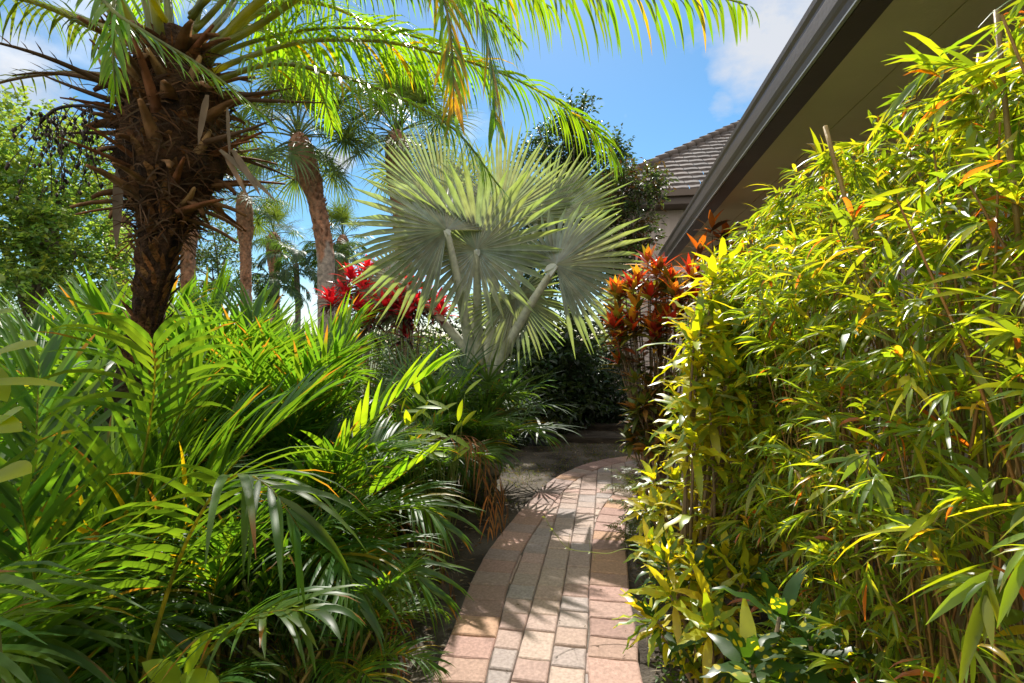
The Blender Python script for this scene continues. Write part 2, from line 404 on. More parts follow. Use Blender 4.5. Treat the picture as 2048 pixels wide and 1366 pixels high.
def brick(poly, col):
    if len(poly) < 3: return
    ar = sum(poly[i].x * poly[(i + 1) % len(poly)].y - poly[(i + 1) % len(poly)].x * poly[i].y for i in range(len(poly))) / 2
    if abs(ar) < .0012: return
    if ar < 0: poly = poly[::-1]
    c = sum(poly, V((0, 0, 0))) / len(poly); pts = []
    for i in range(len(poly)):
        a, b_ = poly[i], poly[(i + 1) % len(poly)]; k = max(1, int((b_ - a).length / .03))
        for j in range(k):
            q = a.lerp(b_, j / k); nn = noise.noise(V((q.x * 23, q.y * 23, col[0] * 50)))
            pts.append(q + (c - q).normalized() * (.0012 + .0020 * (nn + .5)))
    h = ru(-.003, .003) + .02; n = len(pts); b0 = len(mb.v)
    tx, ty = ru(-.006, .006), ru(-.006, .006)
    for (ins, z) in ((0, -.05), (0, h - .011), (.0035, h - .004), (.010, h)):
        for q in pts:
            d = (c - q); dl = d.length
            r = q + d * (min(ins, dl * .5) / max(dl, 1e-5))
            mb.v.append(V((r.x, r.y, z + ((r.x - c.x) * tx + (r.y - c.y) * ty if z > 0 else 0)))); mb.c.append(col)
    for k in range(3):
        for i in range(n):
            a = b0 + k * n + i; e = b0 + k * n + (i + 1) % n
            mb.f.append((a, e, e + n, a + n))
    mb.f.append(tuple(b0 + 3 * n + i for i in range(n)))
for E, I in ((Lb, Li), (Rb, Ri)):
    for i in range(len(E) - 1):
        brick([E[i].copy(), E[i + 1].copy(), I[i + 1].copy(), I[i].copy()], jit(random.choice(BORD), .10, .03))
def clip(poly, a, b, side):
    out = []; T = b - a
    def f(p): return (T.x * (p.y - a.y) - T.y * (p.x - a.x)) * side
    for i in range(len(poly)):
        p, q = poly[i], poly[(i + 1) % len(poly)]; fp, fq = f(p), f(q)
        if fp >= 0: out.append(p)
        if fp * fq < 0: out.append(p.lerp(q, fp / (fp - fq)))
    return out
HU = V((.179, .984, 0)).normalized(); HN = V((HU.y, -HU.x, 0))
def near(C, p):
    k = min(range(len(C)), key=lambda i: (C[i] - p).length)
    k = min(len(C) - 2, max(1, k)); return C[k - 1], C[k + 1]
for col in range(-14, 12):
    c0 = -.081 + col * .15; s = -2.2 + ru(0, .15)
    while s < 7.5:
        ln = random.choice((.15, .15, .155, .225))
        q = [HN * c0 + HU * s, HN * (c0 + .15) + HU * s, HN * (c0 + .15) + HU * (s + ln), HN * c0 + HU * (s + ln)]
        cen = sum(q, V((0, 0, 0))) / 4
        a, e = near(Li, cen); q = clip(q, a, e, -1)
        if len(q) > 2:
            a, e = near(Ri, cen); q = clip(q, a, e, 1)
        if len(q) > 2: brick(q, jit(random.choice(MID), .08, .025))
        s += ln
struct(mb.build('path', 'paver', smooth=False))
mb = MB()
for i in range(len(Lb)): pass
LL = curve2(Lc, .2); RR = curve2(Rc, .2); n = min(len(LL), len(RR))
LL = spline(LL, 60); RR = spline(RR, 60)
for i in range(60):
    mb.v += [V((LL[i].x, LL[i].y, .004)), V((RR[i].x, RR[i].y, .004))]; mb.c += [(1, 1, 1)] * 2
    if i: k = 2 * i; mb.f.append((k - 2, k - 1, k + 1, k))
struct(mb.build('path_sand', 'sand'))

# ------------------------------------------------------------------ house (near eave) and the tall far house
HO = V((1.213, 1.8, 0))
def H(s, o, z): p = HO + HU * s + HN * o; return V((p.x, p.y, z))
def extrude(mb, prof, s0, s1, col=(1, 1, 1), closed=True):
    b = len(mb.v); n = len(prof)
    for s in (s0, s1):
        for (o, z) in prof: mb.v.append(H(s, o, z)); mb.c.append(col)
    for i in range(n if closed else n - 1):
        j = (i + 1) % n; mb.f.append((b + i, b + j, b + n + j, b + n + i))
    if closed: mb.f.append(tuple(b + i for i in range(n))[::-1]); mb.f.append(tuple(b + n + i for i in range(n)))
house = thing('house', 'low house with deep brown eave and gutter running along the bamboo', 'house', tuple(H(1, 1.2, 0)))
S0, S1 = -7, 6.6
mb = MB(); extrude(mb, [(1.10, -.1), (1.30, -.1), (1.30, 2.60), (1.10, 2.60)], S0, S1 - .6); mb.build('wall', 'stucco', house, False)
mb = MB(); extrude(mb, [(.118, 2.612), (.392, 2.612), (.392, 2.632), (.118, 2.632)], S0, S1); extrude(mb, [(.398, 2.612), (1.3, 2.612), (1.3, 2.632), (.398, 2.632)], S0, S1)
extrude(mb, [(.2, 2.640), (1.2, 2.640), (1.2, 2.66), (.2, 2.66)], S0, S1); mb.build('soffit', 'soffit', house, False)
mb = MB(); extrude(mb, [(.012, 2.588), (.116, 2.588), (.116, 2.80), (.012, 2.80)], S0, S1); mb.build('fascia', 'brown', house, False)
mb = MB(); extrude(mb, [(.010, 2.602), (0, 2.600), (-.003, 2.640), (-.010, 2.655), (-.016, 2.675), (-.018, 2.74), (-.014, 2.765), (-.024, 2.785), (-.026, 2.812), (-.006, 2.816), (.010, 2.80)], S0, S1)
mb.build('gutter', 'gutter', house, False)
mb = MB(); extrude(mb, [(-.006, 2.592), (.009, 2.592), (.009, 2.5995), (-.006, 2.5995)], S0, S1); mb.build('drip_edge_glint', solid_mat('edge_glint_grey', (.34, .33, .32), (.40, .39, .38), 3, .35, 0), house, False)  # bead coloured pale to stand in for the lit glint along the gutter's edge

def tile_roof(mb, C, e1, e2, run, pitch, x0f, x1f, rows, th=.035):
    tp = math.tan(R(pitch))
    for k in range(rows):
        s0, s1 = run * k / rows, run * (k + 1.12) / rows
        xa, xb = x0f(s0), x1f(s0); nt_ = max(1, int((xb - xa) / .32))
        for i in range(nt_):
            u0 = xa + (xb - xa) * i / nt_; u1 = xa + (xb - xa) * (i + 1) / nt_
            v0 = u0 + .006; v1 = u1 - .006
            c = jit((.092, .078, .073), .16, .06)
            def P(u, s, dz): q = C + e1 * u + e2 * s; return V((q.x, q.y, C.z + s * tp + dz))
            b = len(mb.v); um = (v0 + v1) / 2; sh = x0f(s1) - x0f(s0) if i == 0 else 0; sh2 = x1f(s1) - x1f(s0) if i == nt_ - 1 else 0
            mb.v += [P(v0, s0, th), P(um, s0, th * 1.25), P(v1, s0, th), P(v1 + sh2, s1, .004), P(um, s1, .006), P(v0 + sh, s1, .004), P(v0, s0, -.01), P(um, s0, -.01), P(v1, s0, -.01)]
            mb.c += [c] * 9
            mb.f += [(b, b + 1, b + 4, b + 5), (b + 1, b + 2, b + 3, b + 4), (b + 6, b + 7, b + 1, b), (b + 7, b + 8, b + 2, b + 1)]
mb = MB(); C0 = H(S0, .03, 2.80)
tile_roof(mb, C0, HU, HN, 4.2, 22, lambda s: 0, lambda s: S1 - S0, 13)
q = lambda s, o, z: H(s, o, z)
mb.v += [H(S0, .05, 2.79), H(S1, .05, 2.79), H(S1, 4.2, 2.79 + 4.15 * math.tan(R(22))), H(S0, 4.2, 2.79 + 4.15 * math.tan(R(22)))]
mb.c += [(.1, .08, .07)] * 4; k = len(mb.v); mb.f.append((k - 4, k - 1, k - 2, k - 3)); mb.build('roof', 'tile', house, False)

E1, E2 = HN, HU
WC = at(1165, 392, 11.4)
far = thing('house', 'tall pale house with a grey tiled hip roof beyond the eave end', 'house', (WC.x + 3, WC.y + 2, 0))
def Wp(a, b_, z): p = WC + E1 * a + E2 * b_; return V((p.x, p.y, z))
ze = WC.z
mb = MB(); a0, a1, b0, b1 = .6, 13., .6, 10.
mb.box(Wp(a0, b0, -.1), E1 * (a1 - a0), E2 * .2, UP * (ze - .05)); mb.box(Wp(a0, b0 + .203, -.1), E1 * .2, E2 * (b1 - b0), UP * (ze - .05))
mb.build('wall', 'siding', far, False)
mb = MB(); mb.box(Wp(-.0, .0, ze - .27), E1 * 14, E2 * .035, UP * .25); mb.box(Wp(-.0, .038, ze - .27), E1 * .035, E2 * 11, UP * .25); mb.build('fascia', 'brown', far, False)
mb = MB(); mb.box(Wp(.05, .05, ze - .26), E1 * 13.9, E2 * .545, UP * .02); mb.box(Wp(.05, .6, ze - .26), E1 * .545, E2 * 10, UP * .02); mb.build('soffit', 'brown', far, False)
mb = MB(); mb.box(Wp(-.11, -.11, ze - .12), E1 * 14, E2 * .105, UP * .13); mb.box(Wp(-.11, -.002, ze - .12), E1 * .105, E2 * 11, UP * .13); mb.build('gutter', 'gutter', far, False)
mb = MB(); Cw = V((WC.x, WC.y, ze + .02))
tile_roof(mb, Cw, E1, E2, 5.6, 35, lambda s: s, lambda s: 14., 22, .05)
tile_roof(mb, Cw, E2, E1, 5.6, 35, lambda s: s, lambda s: 11.2 - s, 22, .05)
mb.build('roof', 'tile', far, False)
mb = MB(); tp = math.tan(R(35))
for i in range(22):
    s0, s1 = 5.6 * i / 22, 5.6 * (i + 1.15) / 22
    P0, P1 = Wp(s0, s0, ze + .07 + s0 * tp), Wp(s1, s1, ze + .05 + s1 * tp)
    mb.tube([P0, P1], [.10, .085], 8, jit((.10, .08, .07), .1, .05))
for i in range(26):
    mb.tube([Wp(5.6 + i * .33, 5.6, ze + .09 + 5.6 * tp), Wp(5.6 + i * .33 + .36, 5.6, ze + .07 + 5.6 * tp)], [.10, .085], 8, jit((.10, .08, .07), .1, .05))
mb.build('ridge_cap', 'tile', far, True)

# ------------------------------------------------------------------ planter and timber steps at the end of the path
pl = thing('planter', 'low dark trough planter on the ground beyond the left hedge', 'planter', tuple(at(1060, 890, 6.95).xy) + (0,))
mb = MB(); px0, px1 = at(998, 890, 6.95).x, at(1113, 890, 6.95).x; y0 = 6.95
for (x, y, wx, wy) in ((px0, y0, px1 - px0, .03), (px0, y0 + .35, px1 - px0, .03), (px0, y0 + .033, .03, .314), (px1 - .03, y0 + .033, .03, .314)):
    mb.box(V((x, y, -.03)), V((wx, 0, 0)), V((0, wy, 0)), V((0, 0, .28)))
mb.build('trough', 'plastic', pl, False)
mb = MB(); mb.box(V((px0 - .012, y0 - .012, .25)), V((px1 - px0 + .024, 0, 0)), V((0, .04, 0)), V((0, 0, .025))); mb.build('rim', 'plastic', pl, False)
mb = MB(); mb.box(V((px0 + .032, y0 + .035, -.02)), V((px1 - px0 - .064, 0, 0)), V((0, .31, 0)), V((0, 0, .24))); mb.build('potting_soil', 'soil', pl, False)
for i, (x0, yy, ln, hh, lab) in enumerate(((px1 + .03, 7.25, 2.0, .10, 'front weathered timber sleeper beside the dark planter'), (px1 - .2, 8.3, 2.5, .12, 'rear weathered timber sleeper edging the dark shrub bed'))):
    mb = MB(); P = V((x0, yy, -.04)); mb.box(P, HN * ln, HU * .2, V((0, 0, hh)))
    o = mb.build('timber_sleeper', 'timber', None, False); tag(o, lab, 'timber', 'timber sleepers at the end of the path')
    bv = o.modifiers.new('bevel', 'BEVEL'); bv.width = .015; bv.segments = 2

# ------------------------------------------------------------------ date palm in the left foreground
dp = thing('date_palm', 'shaggy date palm with a fibrous trunk and arching fronds in the left foreground', 'palm tree', (-1.75, 2.0, 0))
TP = [at(118, 1402, 2), at(195, 1000, 2), at(252, 800, 2), at(302, 600, 2), at(325, 450, 2), at(343, 330, 2), at(350, 200, 2), at(350, 60, 2)]
tr = [.074, .060, .051, .051, .076, .165, .172, .05]
S = spline(TP, 120)
def trad(t):
    z = S[min(119, int(t * 119))].z
    for i in range(7):
        if z <= TP[i + 1].z or i == 6:
            k = min(1, max(0, (z - TP[i].z) / (TP[i + 1].z - TP[i].z))); return tr[i] * (1 - k) + tr[i + 1] * k
mb = MB()
def ccol(t, a):
    n1 = noise.noise(V((math.cos(a) * 3, math.sin(a) * 3, t * 24)))
    if t < .5: return mixc((.9, 1.0, .75), (2.0, 2.0, 1.7), max(0, n1 * 1.5)) if t > .05 else (.8, .8, .7)
    return mixc((.75, .55, .4), (1.5, .95, .55), max(0, n1 + .3))
b0 = 0; ref = V((1, 0, 0)); sides = 40; nn = len(S)
for i, p in enumerate(S):
    t = i / (nn - 1); r = trad(t); T = (S[min(i + 1, nn - 1)] - S[max(0, i - 1)]).normalized()
    e1 = (ref - T * ref.dot(T)).normalized(); e2 = T.cross(e1)
    for k in range(sides):
        a = 2 * math.pi * k / sides
        q = V((math.cos(a) * 2.2, math.sin(a) * 2.2, t * 14))
        am = .12 if t < .55 else .30
        knob = .10 * max(0, math.sin(k * 1.257 + (i % 2) * 1.6 + i * .9)) if t < .5 else 0
        rr = r * (1 + am * noise.noise(q) + am * .7 * noise.noise(q * 3.1) + knob)
        mb.v.append(p + (e1 * math.cos(a) + e2 * math.sin(a)) * rr); mb.c.append(ccol(t, a))
for i in range(nn - 1):
    for k in range(sides):
        a = i * sides + k; c = i * sides + (k + 1) % sides; mb.f.append((a, c, c + sides, a + sides))
for i in range(300):      # overlapping scars and frayed old leaf bases, part of the trunk's own surface
    t = .50 + .47 * (i / 300) + ru(-.006, .006); p = S[min(119, int(t * 119))]; a = i * 2.39996 + ru(-.15, .15); o = V((math.cos(a), math.sin(a), 0)); rr = trad(t)
    mb.blade(p + o * rr * .92 - UP * .03, UP * ru(.7, 1.1) + o * ru(.25, .7) + V((-o.y, o.x, 0)) * ru(-.4, .4), o, ru(.05, .11), rr * ru(.22, .40), ru(-.4, .8), 4, -.35, jit((3.0, 1.9, 1.0), .4, .15), lambda q: min(1, .7 + q) * max(.05, 1 - q ** 5), tipcol=jit((4.2, 3.2, 2.0), .3, .1))
mb.build('trunk', 'bark', dp)
# loose fibre wrapped round the crown shaft
mb = MB()
for i in range(1300):
    t = ru(.69, .97); p = S[int(t * 119)]; a = ru(0, 6.283); r = trad(t) * ru(.95, 1.12)
    o = V((math.cos(a), math.sin(a), 0)); tg = V((-o.y, o.x, 0))
    d = tg * ru(-1, 1) + UP * ru(-.5, .6) + o * ru(0, .45)
    mb.blade(p + o * r, d, o, ru(.05, .16), ru(.003, .007), .8, 3, .2, jit((.085, .046, .022), .5, .2), STRAP, True)
mb.build('trunk_fibre', 'dry', dp)
def stub_mesh(L, W, curl, col):
    mb = MB(); P = arc_pts(L, 35, 35 - curl, 6)
    for i, p in enumerate(P):
        t = i / (len(P) - 1); w = W * (1 - .72 * t) * .5; h = W * .22 * (1 - .5 * t)
        c = mixc(col, (col[0] * 1.5, col[1] * 1.35, col[2] * 1.2), t)
        mb.v += [p + V((0, -w, 0)), p + V((0, 0, h)), p + V((0, w, 0)), p + V((0, 0, -h * .8))]; mb.c += [c] * 4
        if i:
            b = len(mb.v) - 8
            for k in range(4): mb.f.append((b + k, b + (k + 1) % 4, b + 4 + (k + 1) % 4, b + 4 + k))
    b = len(mb.v); mb.f.append((b - 4, b - 3, b - 2, b - 1))
    return mb.mesh('leaf_base', 'boot')
stubs = [stub_mesh(.13, .075, 60, (.13, .075, .04)), stub_mesh(.20, .060, 25, (.17, .10, .05)), stub_mesh(.16, .06, -25, (.24, .17, .09)), stub_mesh(.25, .042, 10, (.17, .075, .035))]
base = WL['date_palm']
for i in range(100):
    t = ru(.72, .97); p = S[int(t * 119)]; a = i * 2.39996 + ru(-.2, .2); r = trad(t) * .86
    q = p + V((math.cos(a), math.sin(a), 0)) * r - base
    pick = random.choice((0, 0, 1, 1, 3, 3, 2))
    part('leaf_base', stubs[pick], dp, q, (ru(-.4, .4), R(ru(-25, 35) if t > .80 else ru(0, 50)), a), ru(.75, 1.2))
PC = (.085, .19, .018)
def palm_frond(P, nl, L, W=.012, **k):
    mb = MB(); kw = dict(droop=1.3, lift=.1, a0=65, a1=30, col=PC, rr=.012, rcol=(.12, .15, .035), segs=4, flat=True, t0=.16); kw.update(k)
    frond(mb, P, nl, L, W, **kw); return mb.build('frond', 'palm', dp)
A = at
palm_frond([A(410, 150, 2), A(500, 113, 2.0), A(602, 84, 2.05), A(705, 80, 2.1), A(807, 90, 2.15), A(978, 137, 2.25), A(1098, 195, 2.3), A(1200, 273, 2.35), A(1232, 325, 2.36)], 84, .29, .0145, droop=2.0, yellow=.05)
palm_frond([A(410, 170, 1.95), A(544, 128, 1.85), A(671, 150, 1.8), A(790, 191, 1.75), A(910, 260, 1.7), A(1000, 375, 1.68)], 76, .24, .0125, droop=2.0, yellow=.06)
palm_frond([A(410, 120, 2.1), A(500, 85, 2.3), A(602, 61, 2.4), A(705, 56, 2.5), A(835, 75, 2.6), A(950, 125, 2.7), A(1020, 190, 2.72)], 72, .32, .016, droop=1.8)
palm_frond([A(380, 40, 2), A(520, -150, 1.9), A(720, -190, 1.75), A(840, -90, 1.62), A(893, 20, 1.55), A(905, 130, 1.53), A(908, 235, 1.52)], 64, .26, .0135, droop=1.2, yellow=.5, a0=55, a1=20)
palm_frond([A(380, 30, 2), A(600, -150, 1.85), A(900, -85, 1.65), A(1200, -30, 1.5), A(1410, -10, 1.45), A(1495, 10, 1.45)], 86, .27, .0125, lift=-.35, droop=2.4, yellow=.05, a0=72, a1=45)
palm_frond([A(390, 20, 2), A(560, -150, 2.1), A(800, -130, 2.2), A(1000, -50, 2.3), A(1110, 20, 2.35)], 70, .33, .014, lift=-.2, droop=2.6, yellow=.06)
palm_frond([A(310, 110, 2), A(205, 65, 1.9), A(51, 0, 1.8), A(-150, -20, 1.7), A(-330, 40, 1.65)], 40, .20, .0095, droop=1.8, col=(.04, .075, .02))
palm_frond([A(320, 0, 2), A(180, -70, 1.55), A(215, 10, 1.38), A(300, 70, 1.32), A(400, 130, 1.3), A(480, 190, 1.3), A(545, 245, 1.3)], 38, .17, .009, droop=.6, a0=38, a1=14, lift=-.3)
palm_frond([A(330, 40, 1.9), A(265, -60, 1.6), A(232, -10, 1.42), A(226, 90, 1.36), A(230, 190, 1.35)], 38, .16, .009, droop=1.0, a0=35, a1=14)
palm_frond([A(300, 170, 2.0), A(160, 145, 2.1), A(0, 165, 2.2), A(-150, 230, 2.3)], 18, .10, .008, droop=1.2, col=(.04, .06, .02), rcol=(.07, .06, .03))
palm_frond([A(400, 110, 2), A(500, 60, 2.1), A(590, 0, 2.2), A(720, -90, 2.4), A(860, -110, 2.7), A(980, -60, 3.0)], 50, .3, .014, droop=1.8, rr=.017)
palm_frond([A(395, 90, 2), A(470, 0, 2.3), A(520, -120, 2.7), A(580, -170, 3.3), A(640, -140, 3.8)], 44, .3, .014, droop=1.6, rr=.016)
palm_frond([A(300, 90, 2), A(120, 20, 2.3), A(-60, -30, 2.6), A(-250, 20, 2.9)], 40, .26, .012, droop=1.8, col=(.05, .1, .02))
cr = at(350, 130, 2)
for i, az in enumerate((95, 130, 165, 200, 240, 275, 20, 60, 80)):
    e0 = ru(55, 82); P = arc_pts(ru(1.3, 1.7), e0, e0 - ru(75, 115), 9)
    c, s = math.cos(R(az)), math.sin(R(az)); P = [cr + V((c, s, 0)) * .09 + V((p.x * c - p.y * s, p.x * s + p.y * c, p.z)) for p in P]
    palm_frond(P, 42, .26, .013, droop=1.6, rr=.021, t0=.26)
palm_frond([A(380, 40, 2), A(540, -160, 2.0), A(760, -200, 1.9), A(900, -110, 1.85), A(960, 20, 1.82), A(985, 150, 1.8), A(992, 260, 1.8)], 66, .30, .0145, droop=1.4, yellow=.3, a0=58, a1=20)
palm_frond([A(390, 60, 2), A(560, -100, 2.3), A(760, -120, 2.5), A(900, -50, 2.6), A(990, 40, 2.65), A(1040, 120, 2.65)], 60, .34, .016, droop=1.9)
# spent, brown frond stalks round the crown
for i in range(18):
    az = ru(0, 6.283); e0 = ru(-5, 40); P = arc_pts(ru(.22, .42), e0, e0 - ru(-10, 30), 5)
    c, s = math.cos(az), math.sin(az); o = at(348, ru(170, 300), 2)
    P = [o + V((c, s, 0)) * .16 + V((p.x * c - p.y * s, p.x * s + p.y * c, p.z)) for p in P]
    mb = MB(); frond(mb, P, 7, .06, .005, droop=.2, a0=60, a1=30, col=(.09, .055, .03), rr=.013, rcol=(.11, .065, .035), segs=2, flat=True, t0=.35); mb.build('dead_frond', 'dry', dp)
for (p0, p1, wd) in (((440, 300), (560, 400), .02), ((450, 310), (500, 395), .018), ((465, 300), (525, 390), .022), ((415, 190), (395, 290), .022), ((240, 330), (232, 500), .034), ((455, 215), (460, 320), .012)):
    mb = MB(); a, b_ = at(*p0, 1.80 if p0[0] != 240 else 1.9), at(*p1, 1.76 if p0[0] != 240 else 1.88)
    mb.blade(a, b_ - a, V((.3, -1, .2)), (b_ - a).length, wd, .15, 5, .35, jit((.17, .125, .085), .2, .1), STRAP); mb.build('dead_frond', 'dry', dp)
mb = MB(); st = [A(290, 250, 1.95), A(200, 215, 1.9), A(120, 215, 1.9), A(80, 245, 1.9)]
mb.tube(spline(st, 12), .006, 5, (.16, .10, .05))
for i in range(30):
    o = spline(st, 12)[random.randint(5, 11)]; e = o + V((ru(-.10, .16), ru(-.1, .1), ru(-.30, -.06))); Sx = spline([o, o.lerp(e, .5) + V((ru(-.04, .04), 0, .03)), e], 6)
    mb.tube(Sx, .0018, 3, (.09, .06, .04))
    for k in range(5):
        p = Sx[random.randint(1, 5)] + V((ru(-.012, .012), ru(-.012, .012), ru(-.012, .012)))
        mb.tube([p + V((0, 0, .009)), p, p - V((0, 0, .009))], [.002, .0065, .002], 5, (.05, .035, .03))
mb.build('fruit_cluster', 'fruit', dp)

# ------------------------------------------------------------------ silver fan palm at the end of the left bed
bp = thing('silver_fan_palm', 'silver blue fan palm with huge stiff round leaves behind the left bed', 'palm tree', tuple(at(965, 943, 5.5).xy) + (0,))
cx0 = at(972, 745, 5.5)
mb = MB(); mb.tube(spline([V((cx0.x, 5.5, -.05)), V((cx0.x, 5.5, .5)), cx0 + V((0, 0, .05))], 20), lambda t: .15 - .03 * t, 16, (.26, .25, .22), jit=.25)
mb.build('trunk', 'sabal', bp)
SV = (.33, .345, .325); SE = (.30, .36, .19)
def bis(hub, ad, nrm, rad, spread=330, base=None, cup=.12, droop=.05, nseg=40, stub=0, vf=.2):
    ad = V(ad); nrm = V(nrm); mb = MB(); fan(mb, hub, ad, nrm, rad, spread, nseg, .43, cup, SV, droop, .62, SE, vf=vf)
    o = mb.build('fan_leaf', 'silver', bp)
    b0_ = base or cx0 + V((ru(-.05, .05), ru(-.05, .05), -.05)); mid = b0_.lerp(hub, .5) + V((0, 0, .05))
    m2 = MB(); m2.tube(spline([b0_, mid, hub], 12), lambda t: .064 * (1 - .5 * t), 8, (.40, .42, .34)); m2.build('petiole', 'stem', o)
    m3 = MB()
    for k in range(3 if stub else 1):
        m3.blade(hub - nrm.normalized() * -.02, (ad * ru(-.6, .2) + V((ru(-.7, .7), -.3, -.3))), nrm, .16 if stub else .08, .06, .6, 4, .2, (.38, .40, .37), LANCE)
    m3.build('hastula', 'silver', o)
bis(at(893, 460, 4.95), (-.80, .1, .62), (.34, -.9, .2), 1.06, 246, cup=-.10, vf=.42, base=at(948, 740, 5.45))
bis(at(953, 500, 5.2), (-.02, .05, 1), (.05, -1, .05), 1.0, 345, cup=.12, vf=-.12, base=at(957, 740, 5.4))
bis(at(1112, 530, 4.95), (.72, .05, .66), (-.3, -.88, .3), 1.0, 250, cup=-.08, stub=1, vf=.38, base=at(985, 750, 5.35))
bis(at(1030, 590, 5.3), (.35, -.2, -.75), (.2, -.9, .35), .74, 240, cup=-.05, base=at(985, 740, 5.5))
bis(at(1000, 430, 5.9), (.2, .25, .95), (.0, -.95, .35), 1.15, 170, cup=.16)
bis(at(890, 420, 6.0), (-.1, .3, .95), (.35, -.85, .2), 1.2, 140, cup=.14)
bis(at(800, 560, 5.9), (-.8, .2, -.35), (.15, -.85, .45), .8, 240, cup=.05)
bis(at(1075, 450, 6.0), (.35, .4, .85), (-.4, -.7, .5), 1.15, 150, cup=.16)

# ------------------------------------------------------------------ tall cabbage palms behind
fanA = []
for k in range(4):
    mb = MB(); sabal_fan(mb, .85, .95, (70, 40, 10, -25)[k], 38, (.05, .085, .028), (.35, .6, .9, 1.1)[k], .045); fanA.append(mb.mesh('fan_leaf', 'tree'))
def cabbage(name, label, P, rad, crown_s, nleaf, parts=True, bcol=(.30, .16, .10), gcol=(.30, .255, .22), group=None, boot=.28):
    t = thing(name, label, 'palm tree', (P[0].x, P[0].y, 0), group)
    S = spline(P, 80); mb = MB()
    def rf(t_):
        k = 1.0
        if t_ > 1 - boot: k = 1 + .55 * math.sin(math.pi * min(1, (t_ - (1 - boot)) / boot * .92 + .04)) ** .8
        if t_ > .97: k *= 1 - (t_ - .97) * 14
        return rad * k
    mb.tube(S, rf, 22, colf=lambda t_, a: jit(bcol, .25, .1) if t_ > 1 - boot * 2.0 + .05 * math.sin(a * 3) else jit(gcol, .1, .03), jit=.16)
    for i in range(150):      # old leaf boots
        t_ = ru(1 - boot * 1.9, .98); p = S[int(t_ * 79)]; a = ru(0, 6.28); o = V((math.cos(a), math.sin(a), 0))
        mb.blade(p + o * rf(t_) * .9, UP * .8 + o * ru(.3, .8) + V((-o.y, o.x, 0)) * ru(-.5, .5), o, rad * ru(.5, .9), rad * .35, 0, 2, .2, jit(bcol, .35, .15), STRAP)
    mb.build('trunk', 'sabal', t)
    top = S[-1] - WL[t.name]; big = MB()
    for i in range(nleaf):
        a = i * 2.39996; k = min(3, int(4 * i / nleaf)); z = ru(-.08, .05)
        part('fan_leaf', fanA[k], t, top + V((0, 0, z - .05 * k)), (ru(-.25, .25), ru(-.2, .2), a), crown_s * ru(.85, 1.1))
    return t
def tp(*a): return [at(*q) for q in a]
def gnd(px, Y): p = at(px, 683, Y); return V((p.x, Y, -.1))
cabbage('cabbage_palm', 'tall cabbage palm with a curved red brown trunk leaning left against the sky', [gnd(655, 11)] + tp((652, 580, 11), (650, 500, 11), (632, 400, 11), (607, 320, 11), (597, 268, 11)), .175, 1.05, 30, boot=.22)
cabbage('cabbage_palm', 'tall cabbage palm whose red trunk stands just behind the silver fan palm', [gnd(812, 11.8)] + tp((808, 560, 11.8), (803, 420, 11.8), (795, 300, 11.8), (793, 262, 11.8)), .19, 1.05, 30)
cabbage('cabbage_palm', 'slender straight cabbage palm between the date palm and the leaning one', [gnd(494, 17)] + tp((492, 560, 17), (490, 450, 17), (487, 385, 17)), .17, 1.0, 22)
cabbage('cabbage_palm', 'short cabbage palm with a round crown just left of the leaning trunk', [gnd(551, 24)] + tp((549, 560, 24), (547, 465, 24)), .22, 1.02, 24)
cabbage('cabbage_palm', 'short cabbage palm with a round crown just right of the leaning trunk', [gnd(684, 24)] + tp((684, 560, 24), (686, 470, 24)), .2, 1.0, 24)
cabbage('cabbage_palm', 'grey cabbage palm trunk seen right behind the date palm trunk', [gnd(380, 14)] + tp((377, 560, 14), (373, 450, 14), (370, 405, 14)), .18, .7, 18)
cabbage('cabbage_palm', 'brown knobbly cabbage palm left of the date palm trunk', [gnd(240, 13)] + tp((238, 560, 13), (236, 480, 13), (236, 425, 13)), .19, .7, 18, boot=.3)

# feathery palms far off
ff = []
for k in range(3):
    mb = MB(); frond(mb, arc_pts(2.3, (65, 40, 10)[k], (-35, -60, -75)[k], 10), 34, .6, .06, droop=1.2, lift=.1, a0=65, a1=30, col=(.03, .065, .022), rr=.03, segs=3, flat=True, t0=.2); ff.append(mb.mesh('frond', 'tree'))
for (px, Y, top, lab) in ((592, 21, 528, 'dark feathery palm between the two short cabbage palms'), (668, 22, 522, 'dark feathery palm behind the leaning cabbage palm trunk'), (548, 20, 575, 'low dark feathery palm under the short left cabbage palm')):
    t = thing('feather_palm', lab, 'palm tree', tuple(gnd(px, Y).xy) + (0,), 'dark feathery palms far off')
    mb = MB(); mb.tube(spline([gnd(px, Y), at(px + 4, 620, Y), at(px, top, Y)], 12), .12, 8, (.22, .19, .16)); mb.build('trunk', 'sabal', t)
    tpz = at(px, top, Y) - WL[t.name]
    for i in range(15): part('frond', ff[i % 3], t, tpz, (ru(-.2, .2), ru(-.2, .2), i * 2.4), ru(.75, .95))

